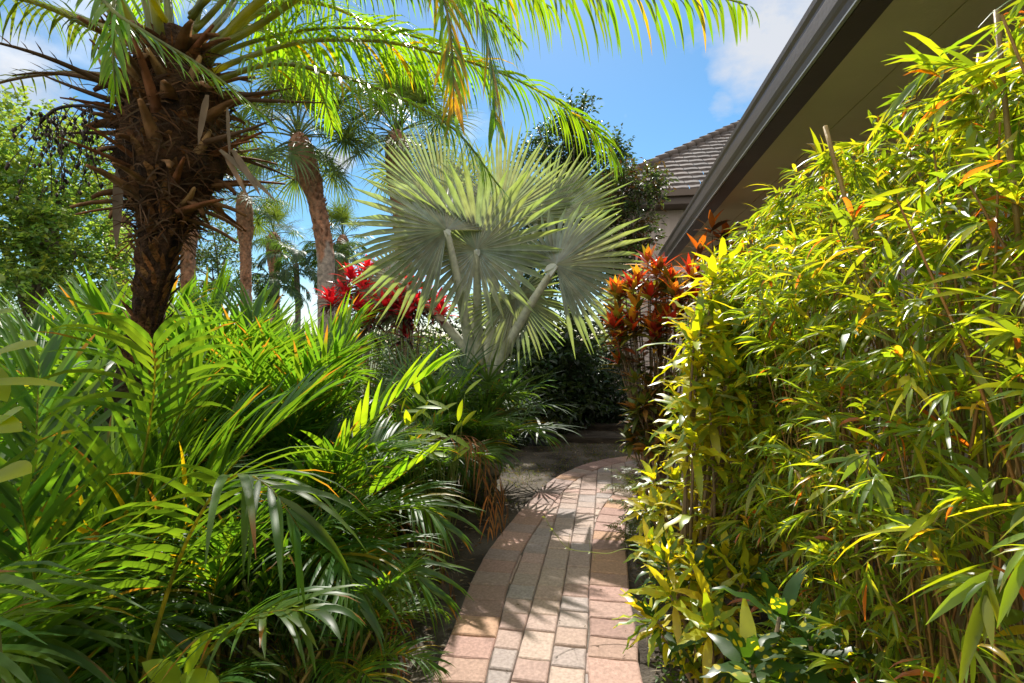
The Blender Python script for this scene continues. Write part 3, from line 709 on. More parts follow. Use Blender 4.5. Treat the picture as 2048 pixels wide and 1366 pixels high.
# ------------------------------------------------------------------ broadleaf trees and shrubs
def tree(name, label, cat, base, lobes, nleaf, ls, mat, col, trunk_r=.09, stems=1, group=None, limbs=14, aspect=.5, gap=.0, cols=None, bark='treebark'):
    """lobes: (centre, radius xyz); leaves sit in small twig clumps through the outer part of each lobe"""
    t = thing(name, label, cat, tuple(base), group)
    mb = MB(); base = V(base); vol = [l[1][0] * l[1][1] * l[1][2] for l in lobes]
    cen = sum((V(l[0]) for l in lobes), V((0, 0, 0))) / len(lobes)
    for i in range(stems):
        o = base + V((ru(-.15, .15), ru(-.1, .1), -.05)) * (0 if stems == 1 else 1)
        mb.tube(spline([o, o.lerp(cen, .5) + V((ru(-.1, .1), ru(-.1, .1), 0)), cen], 12), lambda q: trunk_r * (1 - .65 * q), 8, (1, 1, 1), jit=.15)
    for i in range(limbs):
        l = random.choice(lobes); c = V(l[0]); r = l[1]
        e = c + V((ru(-.8, .8) * r[0], ru(-.8, .8) * r[1], ru(-.6, .8) * r[2])); s = base.lerp(cen, ru(.45, .95))
        mb.tube(spline([s, s.lerp(e, .5) + V((0, 0, .1 * r[2])), e], 7), lambda q: trunk_r * .4 * (1 - .85 * q), 5, (1, 1, 1))
    mb.build('trunk', bark, t)
    mb = MB(); tot = sum(vol)
    per = 9; ncl = nleaf // per
    for i in range(ncl):
        x = ru(0, tot); k = 0
        while x > vol[k]: x -= vol[k]; k += 1
        c, r = V(lobes[k][0]), lobes[k][1]
        d = V((random.gauss(0, 1), random.gauss(0, 1), random.gauss(0, 1))).normalized()
        q = ru(.25, 1) ** .5; p = c + V((d.x * r[0], d.y * r[1], d.z * r[2])) * q
        p += V((noise.noise(p * 1.3), noise.noise(p * 1.3 + V((9, 0, 0))), noise.noise(p * 1.3 + V((0, 9, 0))))) * .35 * min(r)
        if gap and noise.noise(p * (1.6 / max(.5, min(r)))) < gap - .5: continue
        tw = (d + V((ru(-.8, .8), ru(-.8, .8), ru(-.5, .5)))).normalized()
        cc = jit(random.choice(cols) if cols else col, .3, .2)
        for j in range(per):
            o = p + tw * ls * (j - per * .4) * .45
            ld = (tw * .5 + V((ru(-1, 1), ru(-1, 1), ru(-.7, .5)))).normalized()
            mb.leaf(o, ld, V((ru(-.7, .7), ru(-.7, .7), 1)), ls * ru(.7, 1.25), ls * aspect * ru(.8, 1.2), jit(cc, .15, .12))
    mb.build('crown', mat, t); return t
def L(px, py, Y, rx, ry, rz): return (at(px, py, Y), (rx, ry, rz))
TG = (.055, .10, .028)
tree('leafy_tree', 'big leafy green tree filling the left side behind the date palm', 'tree', gnd(60, 8.6), [L(60, 330, 8.6, 1.25, 1.0, 1.1), L(-60, 420, 8.4, 1.4, 1.1, 1.5), L(140, 470, 8.8, .95, .9, 1.1), L(170, 330, 9.0, .45, .6, .8), L(40, 560, 8.4, 1.5, 1.0, .9), L(-150, 260, 8.8, 1.3, 1, 1.1), L(200, 560, 9, .7, .8, .8)], 27000, .10, 'tree', (.12, .20, .065), .13, limbs=24, aspect=.66, gap=.04)
tree('leafy_tree', 'sparse blue green tree between the date palm and the slender cabbage palm', 'tree', gnd(420, 19), [L(420, 470, 19, .85, .8, 1.1), L(455, 540, 19, .9, .8, 1.2), L(395, 560, 19, 1.2, 1, 1.3), L(505, 590, 19, .8, .8, .5)], 5200, .15, 'tree', (.05, .085, .05), .14, gap=.25)
tree('leafy_tree', 'dense dark leafy tree rising behind the silver fan palm beside the tiled roof', 'tree', gnd(1130, 10.6), [L(1150, 235, 10.6, .36, .4, .38), L(1130, 300, 10.6, .72, .7, .6), L(1190, 330, 10.4, .62, .6, .55), L(1080, 350, 10.7, .6, .6, .6), L(1140, 420, 10.5, 1.0, .8, .7), L(1235, 300, 10.4, .2, .3, .3), L(1100, 520, 10.5, 1.0, .8, .8)], 21000, .095, 'dark', (.034, .06, .024), .12, limbs=26, gap=.03, cols=[(.034, .06, .024), (.05, .085, .026), (.028, .05, .026)])
tree('leafy_tree', 'small dark tree with bronze leaves against the tall pale house wall', 'tree', gnd(1265, 8.8), [L(1275, 370, 8.8, .55, .4, .28), L(1225, 400, 8.8, .45, .4, .4), L(1265, 440, 8.7, .42, .4, .35), L(1230, 520, 8.7, .45, .4, .5), L(1290, 480, 8.7, .22, .3, .2), L(1315, 385, 8.7, .16, .2, .22)], 6000, .085, 'dark', (.04, .05, .025), .05, 2, gap=.15, cols=[(.04, .06, .028), (.075, .042, .022), (.035, .05, .03), (.06, .09, .03)])
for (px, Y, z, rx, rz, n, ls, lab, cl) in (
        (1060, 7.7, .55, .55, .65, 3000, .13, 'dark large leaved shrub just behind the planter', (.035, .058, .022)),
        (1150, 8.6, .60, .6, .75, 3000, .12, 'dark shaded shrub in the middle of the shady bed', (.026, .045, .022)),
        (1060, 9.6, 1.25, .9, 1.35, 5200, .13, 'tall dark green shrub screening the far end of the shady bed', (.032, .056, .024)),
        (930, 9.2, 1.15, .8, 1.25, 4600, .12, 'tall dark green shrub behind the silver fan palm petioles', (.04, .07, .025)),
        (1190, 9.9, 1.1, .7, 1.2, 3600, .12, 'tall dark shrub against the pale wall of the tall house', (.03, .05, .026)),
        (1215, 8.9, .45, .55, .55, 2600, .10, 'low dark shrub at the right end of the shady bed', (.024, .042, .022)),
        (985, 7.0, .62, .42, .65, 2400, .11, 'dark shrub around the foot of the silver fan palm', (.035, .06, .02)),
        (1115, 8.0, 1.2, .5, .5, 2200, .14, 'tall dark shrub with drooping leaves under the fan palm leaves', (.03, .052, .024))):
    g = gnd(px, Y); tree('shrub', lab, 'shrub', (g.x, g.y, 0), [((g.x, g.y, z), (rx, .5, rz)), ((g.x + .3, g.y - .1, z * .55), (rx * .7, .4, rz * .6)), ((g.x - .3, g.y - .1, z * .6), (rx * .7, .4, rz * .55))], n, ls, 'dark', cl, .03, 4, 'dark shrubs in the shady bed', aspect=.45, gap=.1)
for i, (px, Y, z, rx, rz, lab) in enumerate(((740, 8.2, .8, .8, .9, 'green shrub beneath the red ti plants'), (560, 8.5, .6, 1.0, .75, 'green shrub behind the areca palms below the leaning trunk'), (380, 8.6, .65, 1.0, .75, 'green shrub behind the areca palms right of the date palm'), (180, 7.6, .7, 1.1, .8, 'green shrub at the foot of the big leafy tree'), (840, 7.8, .7, .7, .75, 'green shrub left of the silver fan palm'), (-60, 7.0, .7, 1.1, .9, 'green shrub at the far left edge'))):
    g = gnd(px, Y); tree('shrub', lab, 'shrub', (g.x, g.y, 0), [((g.x, g.y, z), (rx, .6, rz)), ((g.x + .5, g.y, z * .6), (rx * .6, .5, rz * .6)), ((g.x - .5, g.y, z * .6), (rx * .6, .5, rz * .6))], 3400, .10, 'tree', (.05, .095, .025), .03, 3, 'green shrubs behind the left bed', aspect=.5)
tl = MB()
for i in range(2600):
    x = ru(-60, 12); y = ru(52, 58); h = 1.2 + 1.3 * abs(noise.noise(V((x * .13, 3, 0)))) * 2
    tl.leaf(V((x, y, ru(0, 1) ** .7 * h)), V((ru(-1, 1), ru(-1, 1), ru(-.3, 1))), V((0, -1, .4)), ru(.5, 1.0), ru(.4, .7), jit((.05, .08, .04), .3, .2))
o = tl.build('far_treeline', 'tree'); o['kind'] = 'stuff'

# ------------------------------------------------------------------ rosette plants: ti plants and crotons
def rosette(mb, p, ax, n, Ln, W, colf, lo=5, hi=78, droop=.5, prof=LANCE, wave=0., segs=4, fold=.25):
    ax = ax.normalized(); e1 = ax.orthogonal().normalized(); e2 = ax.cross(e1); a0 = ru(0, 6)
    for i in range(n):
        t = i / max(1, n - 1); a = a0 + i * 2.39996; el = R(hi + (lo - hi) * t + ru(-10, 10))
        o = e1 * math.cos(a) + e2 * math.sin(a); d = o * math.cos(el) + ax * math.sin(el)
        nn = ax * math.cos(el) - o * math.sin(el)
        mb.blade(p - ax * (t * Ln * .35), d, nn, Ln * ru(.75, 1.15) * (.65 + .35 * min(1, t * 3)), W * ru(.8, 1.2), droop * ru(.4, 1.5), segs, fold, colf(t), prof, wave=wave)
def stems_plant(name, label, cat, base, tips, mat, spec, group=None, stemcol=(.22, .16, .10), sr=.009, more=1, jx=.13):
    t = thing(name, label, cat, (base[0], base[1], 0), group); b = V((base[0], base[1], -.03))
    ms, mf = MB(), MB()
    tips = list(tips)
    for p in list(tips):
        for k in range(more): tips.append(p + V((ru(-jx * .7, jx * 1.3), ru(-.15, .15), ru(-.22, .02))))
    for p in tips:
        o = b + V((ru(-.08, .08), ru(-.06, .06), 0)); q = o.lerp(p, .55) + V((ru(-.04, .04), ru(-.04, .04), .02))
        Sx = spline([o, q, p], 10); ms.tube(Sx, lambda k: sr * (1 - .45 * k), 6, jit(stemcol, .2, .05))
        ax = (Sx[-1] - Sx[-3]).normalized() + V((ru(-.2, .2), ru(-.2, .2), .5)); spec(mf, p, ax, Sx)
    ms.build('stem', 'stem', t); mf.build('foliage', mat, t); return t
RED = [(.52, .018, .035), (.58, .05, .07), (.34, .014, .03), (.50, .05, .05), (.06, .014, .018)]
def ti(mf, p, ax, Sx):
    rosette(mf, p + V((0, 0, .16)), ax, 24, .29, .058, lambda t: jit(random.choice(RED[:4]) if t < .62 else (.055, .018, .02) if rnd() < .6 else (.05, .045, .025), .2, .1), -15, 75, .9)
stems_plant('ti_plant', 'bright red ti plant left of the silver fan palm, the taller of two', 'plant', (gnd(715, 6.4).x, 6.4), [at(x, y, Y) for x, y, Y in ((735, 562, 6.3), (700, 578, 6.2), (760, 580, 6.4), (775, 600, 6.3), (690, 612, 6.1), (725, 600, 6.1), (660, 622, 6.2), (750, 625, 6.0), (715, 640, 6.0))], 'red', ti, 'red ti plants', more=1)
stems_plant('ti_plant', 'bright red ti plant tucked against the silver fan palm, the lower of two', 'plant', (gnd(820, 6.0).x, 6.0), [at(x, y, Y) for x, y, Y in ((825, 600, 5.9), (800, 622, 5.9), (850, 615, 6.0), (840, 640, 5.8), (790, 640, 5.9), (865, 635, 5.9), (770, 632, 5.9), (815, 655, 5.7))], 'red', ti, 'red ti plants', more=1)
OR = [(.40, .06, .022), (.46, .15, .03), (.30, .03, .025), (.42, .26, .03), (.15, .16, .025), (.26, .07, .03)]
def cro(mf, p, ax, Sx):
    rosette(mf, p, ax, 17, .20, .05, lambda t: jit(random.choice(OR[:5]) if t < .5 else random.choice(OR[3:] + [(.07, .08, .02), (.09, .045, .02), (.06, .09, .02)]), .25, .15), -5, 75, .4)
    for k in range(11):
        q = Sx[random.randint(3, 8)]; mf.blade(q, V((ru(-1, 1), ru(-1, 1), ru(0, .5))), UP, ru(.12, .19), .042, .5, 4, .2, jit(random.choice([(.07, .08, .02), (.05, .08, .02), (.2, .08, .02), (.26, .16, .02), (.10, .05, .02)]), .3, .1), LANCE)
stems_plant('croton', 'red and orange croton bush standing at the bend of the brick path', 'plant', (1.24, 4.35), [at(x, y, Y) for x, y, Y in ((1295, 520, 4.3), (1320, 535, 4.2), (1250, 580, 4.3), (1275, 560, 4.15), (1345, 560, 4.2), (1300, 590, 4.1), (1235, 630, 4.2), (1265, 640, 4.1), (1325, 630, 4.1), (1245, 680, 4.2), (1360, 600, 4.3), (1310, 660, 4.0), (1380, 545, 4.3), (1400, 640, 4.3))], 'croton', cro, 'crotons along the right of the path', more=2)
stems_plant('croton', 'low leafy bronze green croton filling in under the red croton', 'plant', (1.22, 4.1), [at(x, y, Y) for x, y, Y in ((1270, 760, 4.05), (1300, 800, 4.0), (1345, 780, 4.0), (1265, 830, 4.05), (1320, 850, 3.95), (1370, 820, 4.0), (1285, 870, 4.0))], 'croton', lambda mf, p, ax, Sx: rosette(mf, p, ax, 16, .17, .045, lambda t: jit(random.choice([(.07, .10, .02), (.05, .085, .02), (.16, .10, .025), (.22, .12, .03), (.10, .13, .02)]), .25, .15), -20, 70, .6), 'crotons along the right of the path', more=2)
stems_plant('croton', 'dark bronze croton sprig sticking up against the brown soffit', 'plant', (1.75, 4.6), [at(x, y, Y) for x, y, Y in ((1425, 452, 4.5), (1455, 470, 4.5), (1400, 500, 4.5))], 'croton', lambda mf, p, ax, Sx: rosette(mf, p, ax, 10, .24, .055, lambda t: jit((.38, .12, .02) if t < .35 else (.05, .03, .025), .2, .1), 0, 65, .5), 'crotons along the right of the path')
YG = [(.29, .34, .02), (.19, .27, .02), (.36, .35, .02), (.11, .19, .02), (.30, .28, .022)]
def spo(Ln, W, n=13, dark=.0):
    def f(mf, p, ax, Sx):
        rosette(mf, p, ax, n, Ln, W, lambda t: jit((.03, .075, .015) if rnd() < dark else random.choice(YG), .2, .1), -20, 72, .8, STRAP if Ln > .2 else LANCE, .006, 6, .18)
        for k in range(6):
            q = Sx[random.randint(3, 8)]; mf.blade(q, V((ru(-1, 1), ru(-1, .6), ru(-.1, .6))), UP, Ln * ru(.6, 1), W * ru(.7, 1), .9, 5, .2, jit((.03, .075, .015) if rnd() < dark else random.choice(YG), .2, .1), STRAP, wave=.005)
    return f
stems_plant('croton', 'tall yellow spotted croton between the red croton and the bamboo', 'plant', (.86, 2.42), [at(x, y, Y - .78) for x, y, Y in ((1425, 560, 3.1), (1445, 530, 3.2), (1475, 590, 3.1), (1400, 640, 3.0), (1440, 650, 3.0), (1485, 680, 3.05), (1395, 730, 2.95), (1450, 760, 2.9), (1420, 820, 2.85), (1375, 810, 3.0), (1500, 620, 3.2))], 'spot', spo(.22, .04), 'crotons along the right of the path', jx=.24, more=2)
stems_plant('croton', 'low yellow croton leaning out over the path below the tall spotted one', 'plant', (.92, 2.75), [at(x, y, Y) for x, y, Y in ((1400, 930, 2.6), (1350, 960, 2.6), (1320, 1010, 2.55), (1440, 970, 2.55), (1375, 1020, 2.5), (1330, 880, 2.8), (1300, 1085, 2.4), (1420, 1060, 2.4), (1345, 1100, 2.35))], 'spot', spo(.16, .034, 14), 'crotons along the right of the path')
stems_plant('croton', 'yellow and green croton with long narrow leaves at the right edge of the pavers', 'plant', (.78, 2.0), [at(x, y, Y) for x, y, Y in ((1330, 1120, 2.05), (1390, 1130, 2.0), (1340, 1190, 1.95), (1450, 1110, 2.0), (1420, 1200, 1.85), (1310, 1235, 2.0), (1490, 1160, 1.85))], 'spot', spo(.17, .032, 13, .2), 'crotons along the right of the path')
stems_plant('croton', 'dark green croton with big yellow spots at the bottom of the bamboo', 'plant', (.74, 1.30), [at(x, y, Y) for x, y, Y in ((1560, 1230, 1.25), (1620, 1280, 1.2), (1500, 1320, 1.2), (1660, 1330, 1.2), (1560, 1360, 1.2))], 'spot', spo(.17, .042, 9, .9), 'crotons along the right of the path', more=0)

# ferns beside the path
fm = []
for k in range(3):
    mb = MB(); frond(mb, arc_pts(.34, (70, 50, 25)[k], (0, -20, -35)[k], 8), 20, .055, .012, droop=.5, lift=.1, a0=80, a1=50, col=(.05, .085, .022), rr=.003, rcol=(.09, .07, .03), segs=2, flat=True, t0=.15, dry=.2); fm.append(mb.mesh('frond', 'areca'))
for (x, y, s, n, lab) in ((1.13, 4.55, 1.25, 16, 'small fern at the foot of the red croton'), (.80, 3.42, .75, 13, 'small dark fern spilling over the edge of the pavers'), (1.32, 5.05, 1.2, 15, 'small fern farthest along the path bend'), (.98, 3.75, 1.0, 13, 'small fern between the croton bushes at the path edge')):
    t = thing('fern', lab, 'fern', (x, y, 0), 'ferns along the path')
    for i in range(n): part('frond', fm[i % 3], t, (0, 0, .01), (ru(-.2, .2), ru(-.15, .15), i * 2.4), s * ru(.8, 1.15))

# ------------------------------------------------------------------ bamboo hedge
BC = [(.14, .225, .022), (.17, .24, .022), (.085, .16, .022), (.21, .255, .026), (.12, .20, .03), (.08, .14, .02), (.10, .19, .022)]
def spray(mb, p, d, n, Ln, W, colp=BC, dryp=.022):
    d = d.normalized(); sd = d.cross(UP)
    if sd.length < .1: sd = V((1, 0, 0))
    sd.normalize(); up = sd.cross(d)
    mb.blade(p, d, up, Ln * .7, .004, .2, 2, 0, (.15, .13, .03), STRAP, True)
    for i in range(n):
        t = (i + 1) / n; sg = -1 if i % 2 else 1; an = R(ru(5, 75)) * (1 - .5 * t)
        ld = d * math.cos(an) + (sd * sg * ru(.5, 1) + up * ru(-.6, .5)) * math.sin(an)
        c = jit(random.choice(colp), .2, .12); r = rnd()
        if r < dryp * .8: c = jit((.30, .10, .03), .25, .1)
        elif r < dryp * 2: c = jit((.30, .22, .03), .2, .1)
        nn = up * ru(.3, 1) + V((ru(-.9, .9), ru(-.9, .9), ru(-.2, .8))); dead = r < dryp * 2
        mb.blade(p + d * (Ln * .65 * t), ld, nn, Ln * ru(.5, 1.4), W * ru(.6, 1.25), ru(.1, 1.3) if not dead else ru(.8, 2.2), 4, .6 if dead else ru(.05, .4), c, LANCE, tipcol=(.26, .19, .09) if rnd() < .18 else None)
def bamboo(s, label, h, nculm, nsp, Ln, W, half=.34):
    """s runs along the eave from a spot beside the camera"""
    def B(a, o, z): p = V((1.17, 1.27, 0)) + HU * (s + a) + HN * o; return V((p.x, p.y, z))
    t = thing('bamboo_clump', label, 'bamboo', tuple(B(0, 0, 0)), 'bamboo clumps along the house')
    for i in range(nculm):
        a, o = ru(-half, half), ru(-.14, .2); l = V((ru(-.12, .06), ru(-.2, .2), 0)); top = h * (ru(.84, 1.04) if i else .88); r = ru(.006, .013) if i else .02
        P = spline([B(a, o, -.03), B(a, o, top * .5) + l * .4, B(a, o, top) + l * 1.4], 22)
        g = jit(random.choice([(.13, .15, .03), (.20, .15, .04), (.09, .11, .025), (.24, .17, .05)]), .2, .1)
        mb = MB(); mb.tube(P, lambda q: r * (1 - .35 * q) * (1.18 if int(q * 21) % 3 == 0 else 1), 7, colf=lambda q, an: mixc(g, (.35, .28, .15), .55) if int(q * 21) % 3 == 0 else g); mb.build('culm', 'stem', t)
    mb = MB()
    for i in range(nculm * 17):
        a, o = ru(-half, half), ru(-.28, .2); z0 = ru(0, h * .62); l = V((ru(-.15, .1), ru(-.2, .2), ru(.35, .75)))
        p = B(a, o, z0); mb.tube([p, p + l * .5 + V((ru(-.02, .02), 0, 0)), p + l], [.0032, .0026, .0016], 4, jit(random.choice([(.30, .16, .05), (.24, .15, .04), (.16, .15, .035), (.34, .24, .09)]), .25, .1), cap=False)
    o_ = mb.build('side_shoot', 'stem', t); o_['kind'] = 'stuff'
    mb = MB()
    for i in range(nsp):
        z = h * (1 - ru(0, 1) ** 1.5 * .82); a = ru(-half * 1.15, half * 1.15)
        bul = .30 + .12 * math.sin(math.pi * min(1, z / h))
        o = -bul + abs(random.gauss(0, .20)); o = min(o, .34)
        if z > h * .85: o = ru(-.25, .3)
        o += .10 * noise.noise(V((s * 3 + a * 4, z * 4, 0)))
        if z < h * .75 and noise.noise(V((s * 4 + a * 5, z * 5, 8))) > .30: continue
        p = B(a, o, z + .07 * noise.noise(V((a * 9 + s * 7, z * 2, 5))))
        d = -HN * ru(-.35, 1) + V((ru(-.8, .8), ru(-1, .9), ru(-.9, .8)))
        big = 1.5 if rnd() < .07 else ru(.6, 1.2)
        spray(mb, p, d, random.randint(4, 9), Ln * big, W * big ** .7)
    mb.build('foliage', 'bamboo', t); return t
bamboo(-.62, 'nearest bamboo clump, cut off by the right edge of the photo', 1.98, 12, 1150, .068, .0102)
bamboo(.02, 'bamboo clump with a thick green cane next to the nearest clump', 2.0, 13, 1350, .071, .0106)
bamboo(.62, 'bright bamboo clump in the middle of the hedge under the soffit', 2.0, 13, 1450, .072, .0106)
bamboo(1.22, 'bamboo clump beside the tall yellow spotted croton, farther than the middle one', 1.98, 12, 1380, .073, .0108)
bamboo(1.86, 'farthest bamboo clump of the hedge, behind the tall spotted croton', 1.93, 11, 820, .073, .0108, .24)
t = thing('bamboo_shoot', 'leaning bamboo shoot with broad pale leaves at the lower right edge', 'bamboo', tuple(V((1.0, .95, 0))))
mb = MB(); P = spline([V((1.02, .95, -.03)), V((.98, .92, .5)), at(2080, 1150, .85), at(1960, 1060, .84), at(1900, 1030, .84)], 24); mb.tube(P, lambda q: .006 * (1 - .8 * q), 6, (.22, .22, .05)); mb.build('culm', 'stem', t)
mb = MB()
for (a, b_, W, c) in (((2035, 1140), (1925, 1050), .026, BC[0]), ((2020, 1148), (1845, 1150), .022, BC[0]), ((2050, 1160), (1950, 1215), .024, BC[2]), ((2010, 985), (1930, 1045), .016, (.16, .2, .08)), ((2048, 1225), (1940, 1250), .026, BC[2]), ((2070, 1255), (1985, 1265), .014, (.25, .25, .02)), ((1885, 1020), (1790, 1080), .016, BC[1]), ((2050, 1075), (2000, 1050), .02, BC[0]), ((1990, 540), (1835, 560), .016, BC[3]), ((1985, 575), (1830, 590), .014, BC[3])):
    A_, B_ = at(*a, .86), at(*b_, .82); mb.blade(A_, B_ - A_, V((-.2, -.5, .8)), (B_ - A_).length, W, .15, 6, .16, c, LANCE)
mb.build('foliage', 'bamboo', t)

# ------------------------------------------------------------------ areca palms of the left bed
AC = (.047, .112, .020)
af = []
for k, (e0, e1, ln) in enumerate(((86, 40, 1.05), (80, 5, 1.1), (72, -25, 1.1), (60, -45, 1.05), (84, 62, 1.0))):
    mb = MB(); frond(mb, arc_pts(ln, e0, e1, 10, 0, 1.6), 38, .33, .0165, droop=(.5, .8, 1.0, 1.1, .3)[k], lift=.42, a0=62, a1=22, t0=.34, col=AC, rr=.0075, rcol=(.14, .17, .03), segs=5, lmin=.6, yellow=.03, dry=.10, fold=.22)
    af.append(mb.mesh('frond', 'areca'))
def areca(x, y, h, nf, label, pick=(0, 1, 2, 3, 4), lean=.12, ls=1.):
    t = thing('areca_palm', label, 'palm', (x, y, 0), 'areca palms filling the left bed')
    for i in range(nf):
        k = pick[i % len(pick)]; r = ru(0, .16); a = i * 2.39996 + ru(-.3, .3); sc_ = h * ru(.78, 1.12)
        part('frond', af[k], t, (math.cos(a) * r, math.sin(a) * r, -.03), (ru(-lean, lean), ru(-lean, lean), a + ru(-.5, .5)), (sc_, sc_ * ls, sc_))
    mb = MB()
    for i in range(nf + 6):
        o = V((x + ru(-.18, .18), y + ru(-.18, .18), -.03)); mb.tube([o, o + V((ru(-.07, .07), ru(-.07, .07), h * .35)), o + V((ru(-.16, .16), ru(-.16, .16), h * .6))], [.009, .007, .005], 6, jit(random.choice([(.16, .17, .04), (.24, .17, .05), (.10, .13, .03)]), .2, .1))
    mb.build('cane', 'stem', t)
    return t
areca(-1.2, 1.95, .92, 22, 'areca palm in front of the date palm trunk, nearest to the camera', (1, 0, 2, 3))
areca(-1.42, 1.55, 1.32, 17, 'upright areca palm whose fronds cross in front of the leaning date palm trunk', (0, 4, 1, 4))
areca(-1.15, 2.55, 1.02, 25, 'areca palm at the front of the bed just right of the date palm trunk', (1, 0, 2, 1))
areca(-1.02, 3.15, 1.0, 26, 'areca palm beside the dirt edge halfway along the path', (1, 0, 2, 3))
areca(-.90, 3.85, .95, 25, 'low areca palm near the bend of the path', (1, 0, 2, 2))
areca(-.74, 2.05, .58, 20, 'small low areca palm spilling onto the dirt beside the front of the path', (1, 0, 2, 3))
areca(-1.5, 3.1, 1.42, 24, 'tall bright areca palm right of the date palm trunk', (0, 4, 1, 0, 2))
areca(-1.9, 3.6, 1.55, 24, 'tall bright areca palm directly behind the date palm trunk', (0, 4, 1, 0, 2))
areca(-1.4, 4.3, .98, 24, 'bright areca palm in front of the red ti plants', (0, 4, 1, 2))
areca(-2.35, 2.9, 1.55, 24, 'tall areca palm left of the date palm trunk', (0, 4, 1, 2))
areca(-2.9, 3.9, 1.7, 24, 'tall areca palm before the big leafy tree', (0, 4, 1, 2))
areca(-1.95, 1.75, 1.1, 22, 'areca palm at the left edge in front of the trunk', (1, 2, 3, 0))
areca(-.72, 4.35, 1.12, 22, 'areca palm between the ti plants and the foot of the silver fan palm', (0, 1, 4, 2))
areca(-2.2, 4.9, 1.45, 20, 'areca palm deep in the bed below the slender cabbage palm', (0, 4, 1, 2))
areca(-.55, 4.7, 1.0, 24, 'dark low areca palm at the foot of the silver fan palm', (1, 0, 2, 1))
areca(-1.3, 5.3, .82, 18, 'areca palm under the taller ti plant', (0, 1, 2, 4))
# long drooping fronds leaning out at the lower left
t = thing('areca_palm', 'areca palm with one big drooping frond in the dim lower left corner', 'palm', (-.92, 1.38, 0), 'areca palms filling the left bed')
for P, nl, Ln in (([A(250, 1500, 1.4), A(330, 1200, 1.35), A(400, 1030, 1.28), A(470, 950, 1.2), A(540, 975, 1.14), A(600, 1060, 1.1)], 15, .33),
                  ([A(300, 1500, 1.4), A(420, 1300, 1.3), A(520, 1230, 1.2), A(640, 1220, 1.15)], 16, .22),
                  ([A(200, 1500, 1.5), A(240, 1150, 1.5), A(290, 900, 1.5), A(310, 760, 1.45), A(305, 680, 1.4)], 10, .30)):
    mb = MB(); frond(mb, P, int(nl * 1.35), Ln, .020 if Ln != .30 else .016, droop=1.2, lift=.25, a0=65, a1=25, t0=.4 if Ln != .30 else .74, col=(.045, .10, .018), rr=.008, rcol=(.14, .16, .03), segs=6, lmin=.7, dry=.2); mb.build('frond', 'areca', t)
t = thing('areca_palm', 'areca palm with one broad bright frond sweeping up toward the fan palm', 'palm', (-.75, 2.6, 0), 'areca palms filling the left bed')
for P, nl, Ln in (([A(560, 1180, 2.6), A(640, 960, 2.55), A(720, 870, 2.5), A(800, 790, 2.5), A(880, 735, 2.5)], 20, .36), ([A(560, 1180, 2.6), A(680, 1040, 2.5), A(790, 960, 2.45), A(870, 900, 2.4)], 18, .26)):
    mb = MB(); frond(mb, P, nl, Ln, .03, droop=.4, lift=.5, a0=60, a1=22, t0=.2, col=(.09, .18, .02), rr=.007, rcol=(.16, .18, .03), segs=5, lmin=.7); mb.build('frond', 'areca', t)
# dead hanging fronds along the dirt edge
mb = None
for j, (x, y, z, lab) in enumerate(((-.34, 3.3, .74, 'dry orange fronds hanging over the dirt edge of the left bed'), (-.60, 2.55, .42, 'dry brown fronds drooping on the dirt near the front of the path'))):
    t = thing('dead_frond', lab, 'dead frond', (x, y, 0), 'dry fronds at the bed edge')
    for i in range(3 if j == 0 else 2):
        az = R(ru(-75, 60)); P = [V((x - .3, y + ru(-.15, .15), z)), V((x - .05 + .15 * math.cos(az), y + .2 * math.sin(az), z + .05)), V((x + .28 * math.cos(az), y + .34 * math.sin(az), z - .22)), V((x + .32 * math.cos(az), y + .42 * math.sin(az), max(.02, z - .45)))]
        mb = MB(); frond(mb, P, 12, .22, .010, droop=1.8, lift=-.2, a0=50, a1=20, t0=.25, col=(.24, .11, .035), rr=.004, rcol=(.2, .1, .04), segs=4, flat=True); mb.build('frond', 'dry', t)
# dwarf fan palm at the bend
fk = []
for k in range(3):
    mb = MB(); sabal_fan(mb, .45, .42, (65, 40, 15)[k], 22, (.035, .075, .03), .5, .03); fk.append(mb.mesh('fan_leaf', 'tree'))
for (px, py, Y, n, lab) in ((968, 850, 4.95, 17, 'dwarf dark fan palm in front of the silver fan palm trunk'), (870, 870, 4.6, 12, 'dwarf dark fan palm left of the silver fan palm trunk')):
    p = gnd(px, Y); t = thing('dwarf_fan_palm', lab, 'palm', (p.x, p.y, 0), 'dwarf fan palms')
    for i in range(n): part('fan_leaf', fk[i % 3], t, (0, 0, ru(.2, .62)), (ru(-.2, .2), ru(-.2, .2), i * 2.4), ru(.95, 1.25))

# ------------------------------------------------------------------ small broadleaf plants
def oval_plant(name, label, base, leaves, mat='areca', col=(.14, .22, .02), stem=(.12, .16, .04), fold=.12):
    t = thing(name, label, 'plant', (base[0], base[1], 0)); ms, mf = MB(), MB(); b = V((base[0], base[1], -.03))
    for (a, c, Y, W) in leaves:
        p, q = at(a[0], a[1], Y), at(c[0], c[1], Y - .02)
        ms.tube(spline([b, b.lerp(p, .55) + V((ru(-.06, .06), ru(-.05, .08), .05)), p], 9), lambda q: .0032 * (1 - .6 * q), 5, stem)
        mf = MB(); mf.blade(p, q - p, V((ru(-.5, .5), -.45, .9)), (q - p).length, W, .3, 7, fold, jit(col, .15, .1), OVAL); mf.build('leaf', mat, t)
    ms.build('stem', 'stem', t); return t
oval_plant('seedling', 'young plant with four round bright green leaves at the bottom left', (-.78, 1.22), [((368, 1345), (415, 1262), 1.2, .062), ((360, 1365), (290, 1318), 1.2, .052), ((362, 1352), (440, 1360), 1.18, .045), ((372, 1372), (430, 1400), 1.17, .045)], fold=.08)
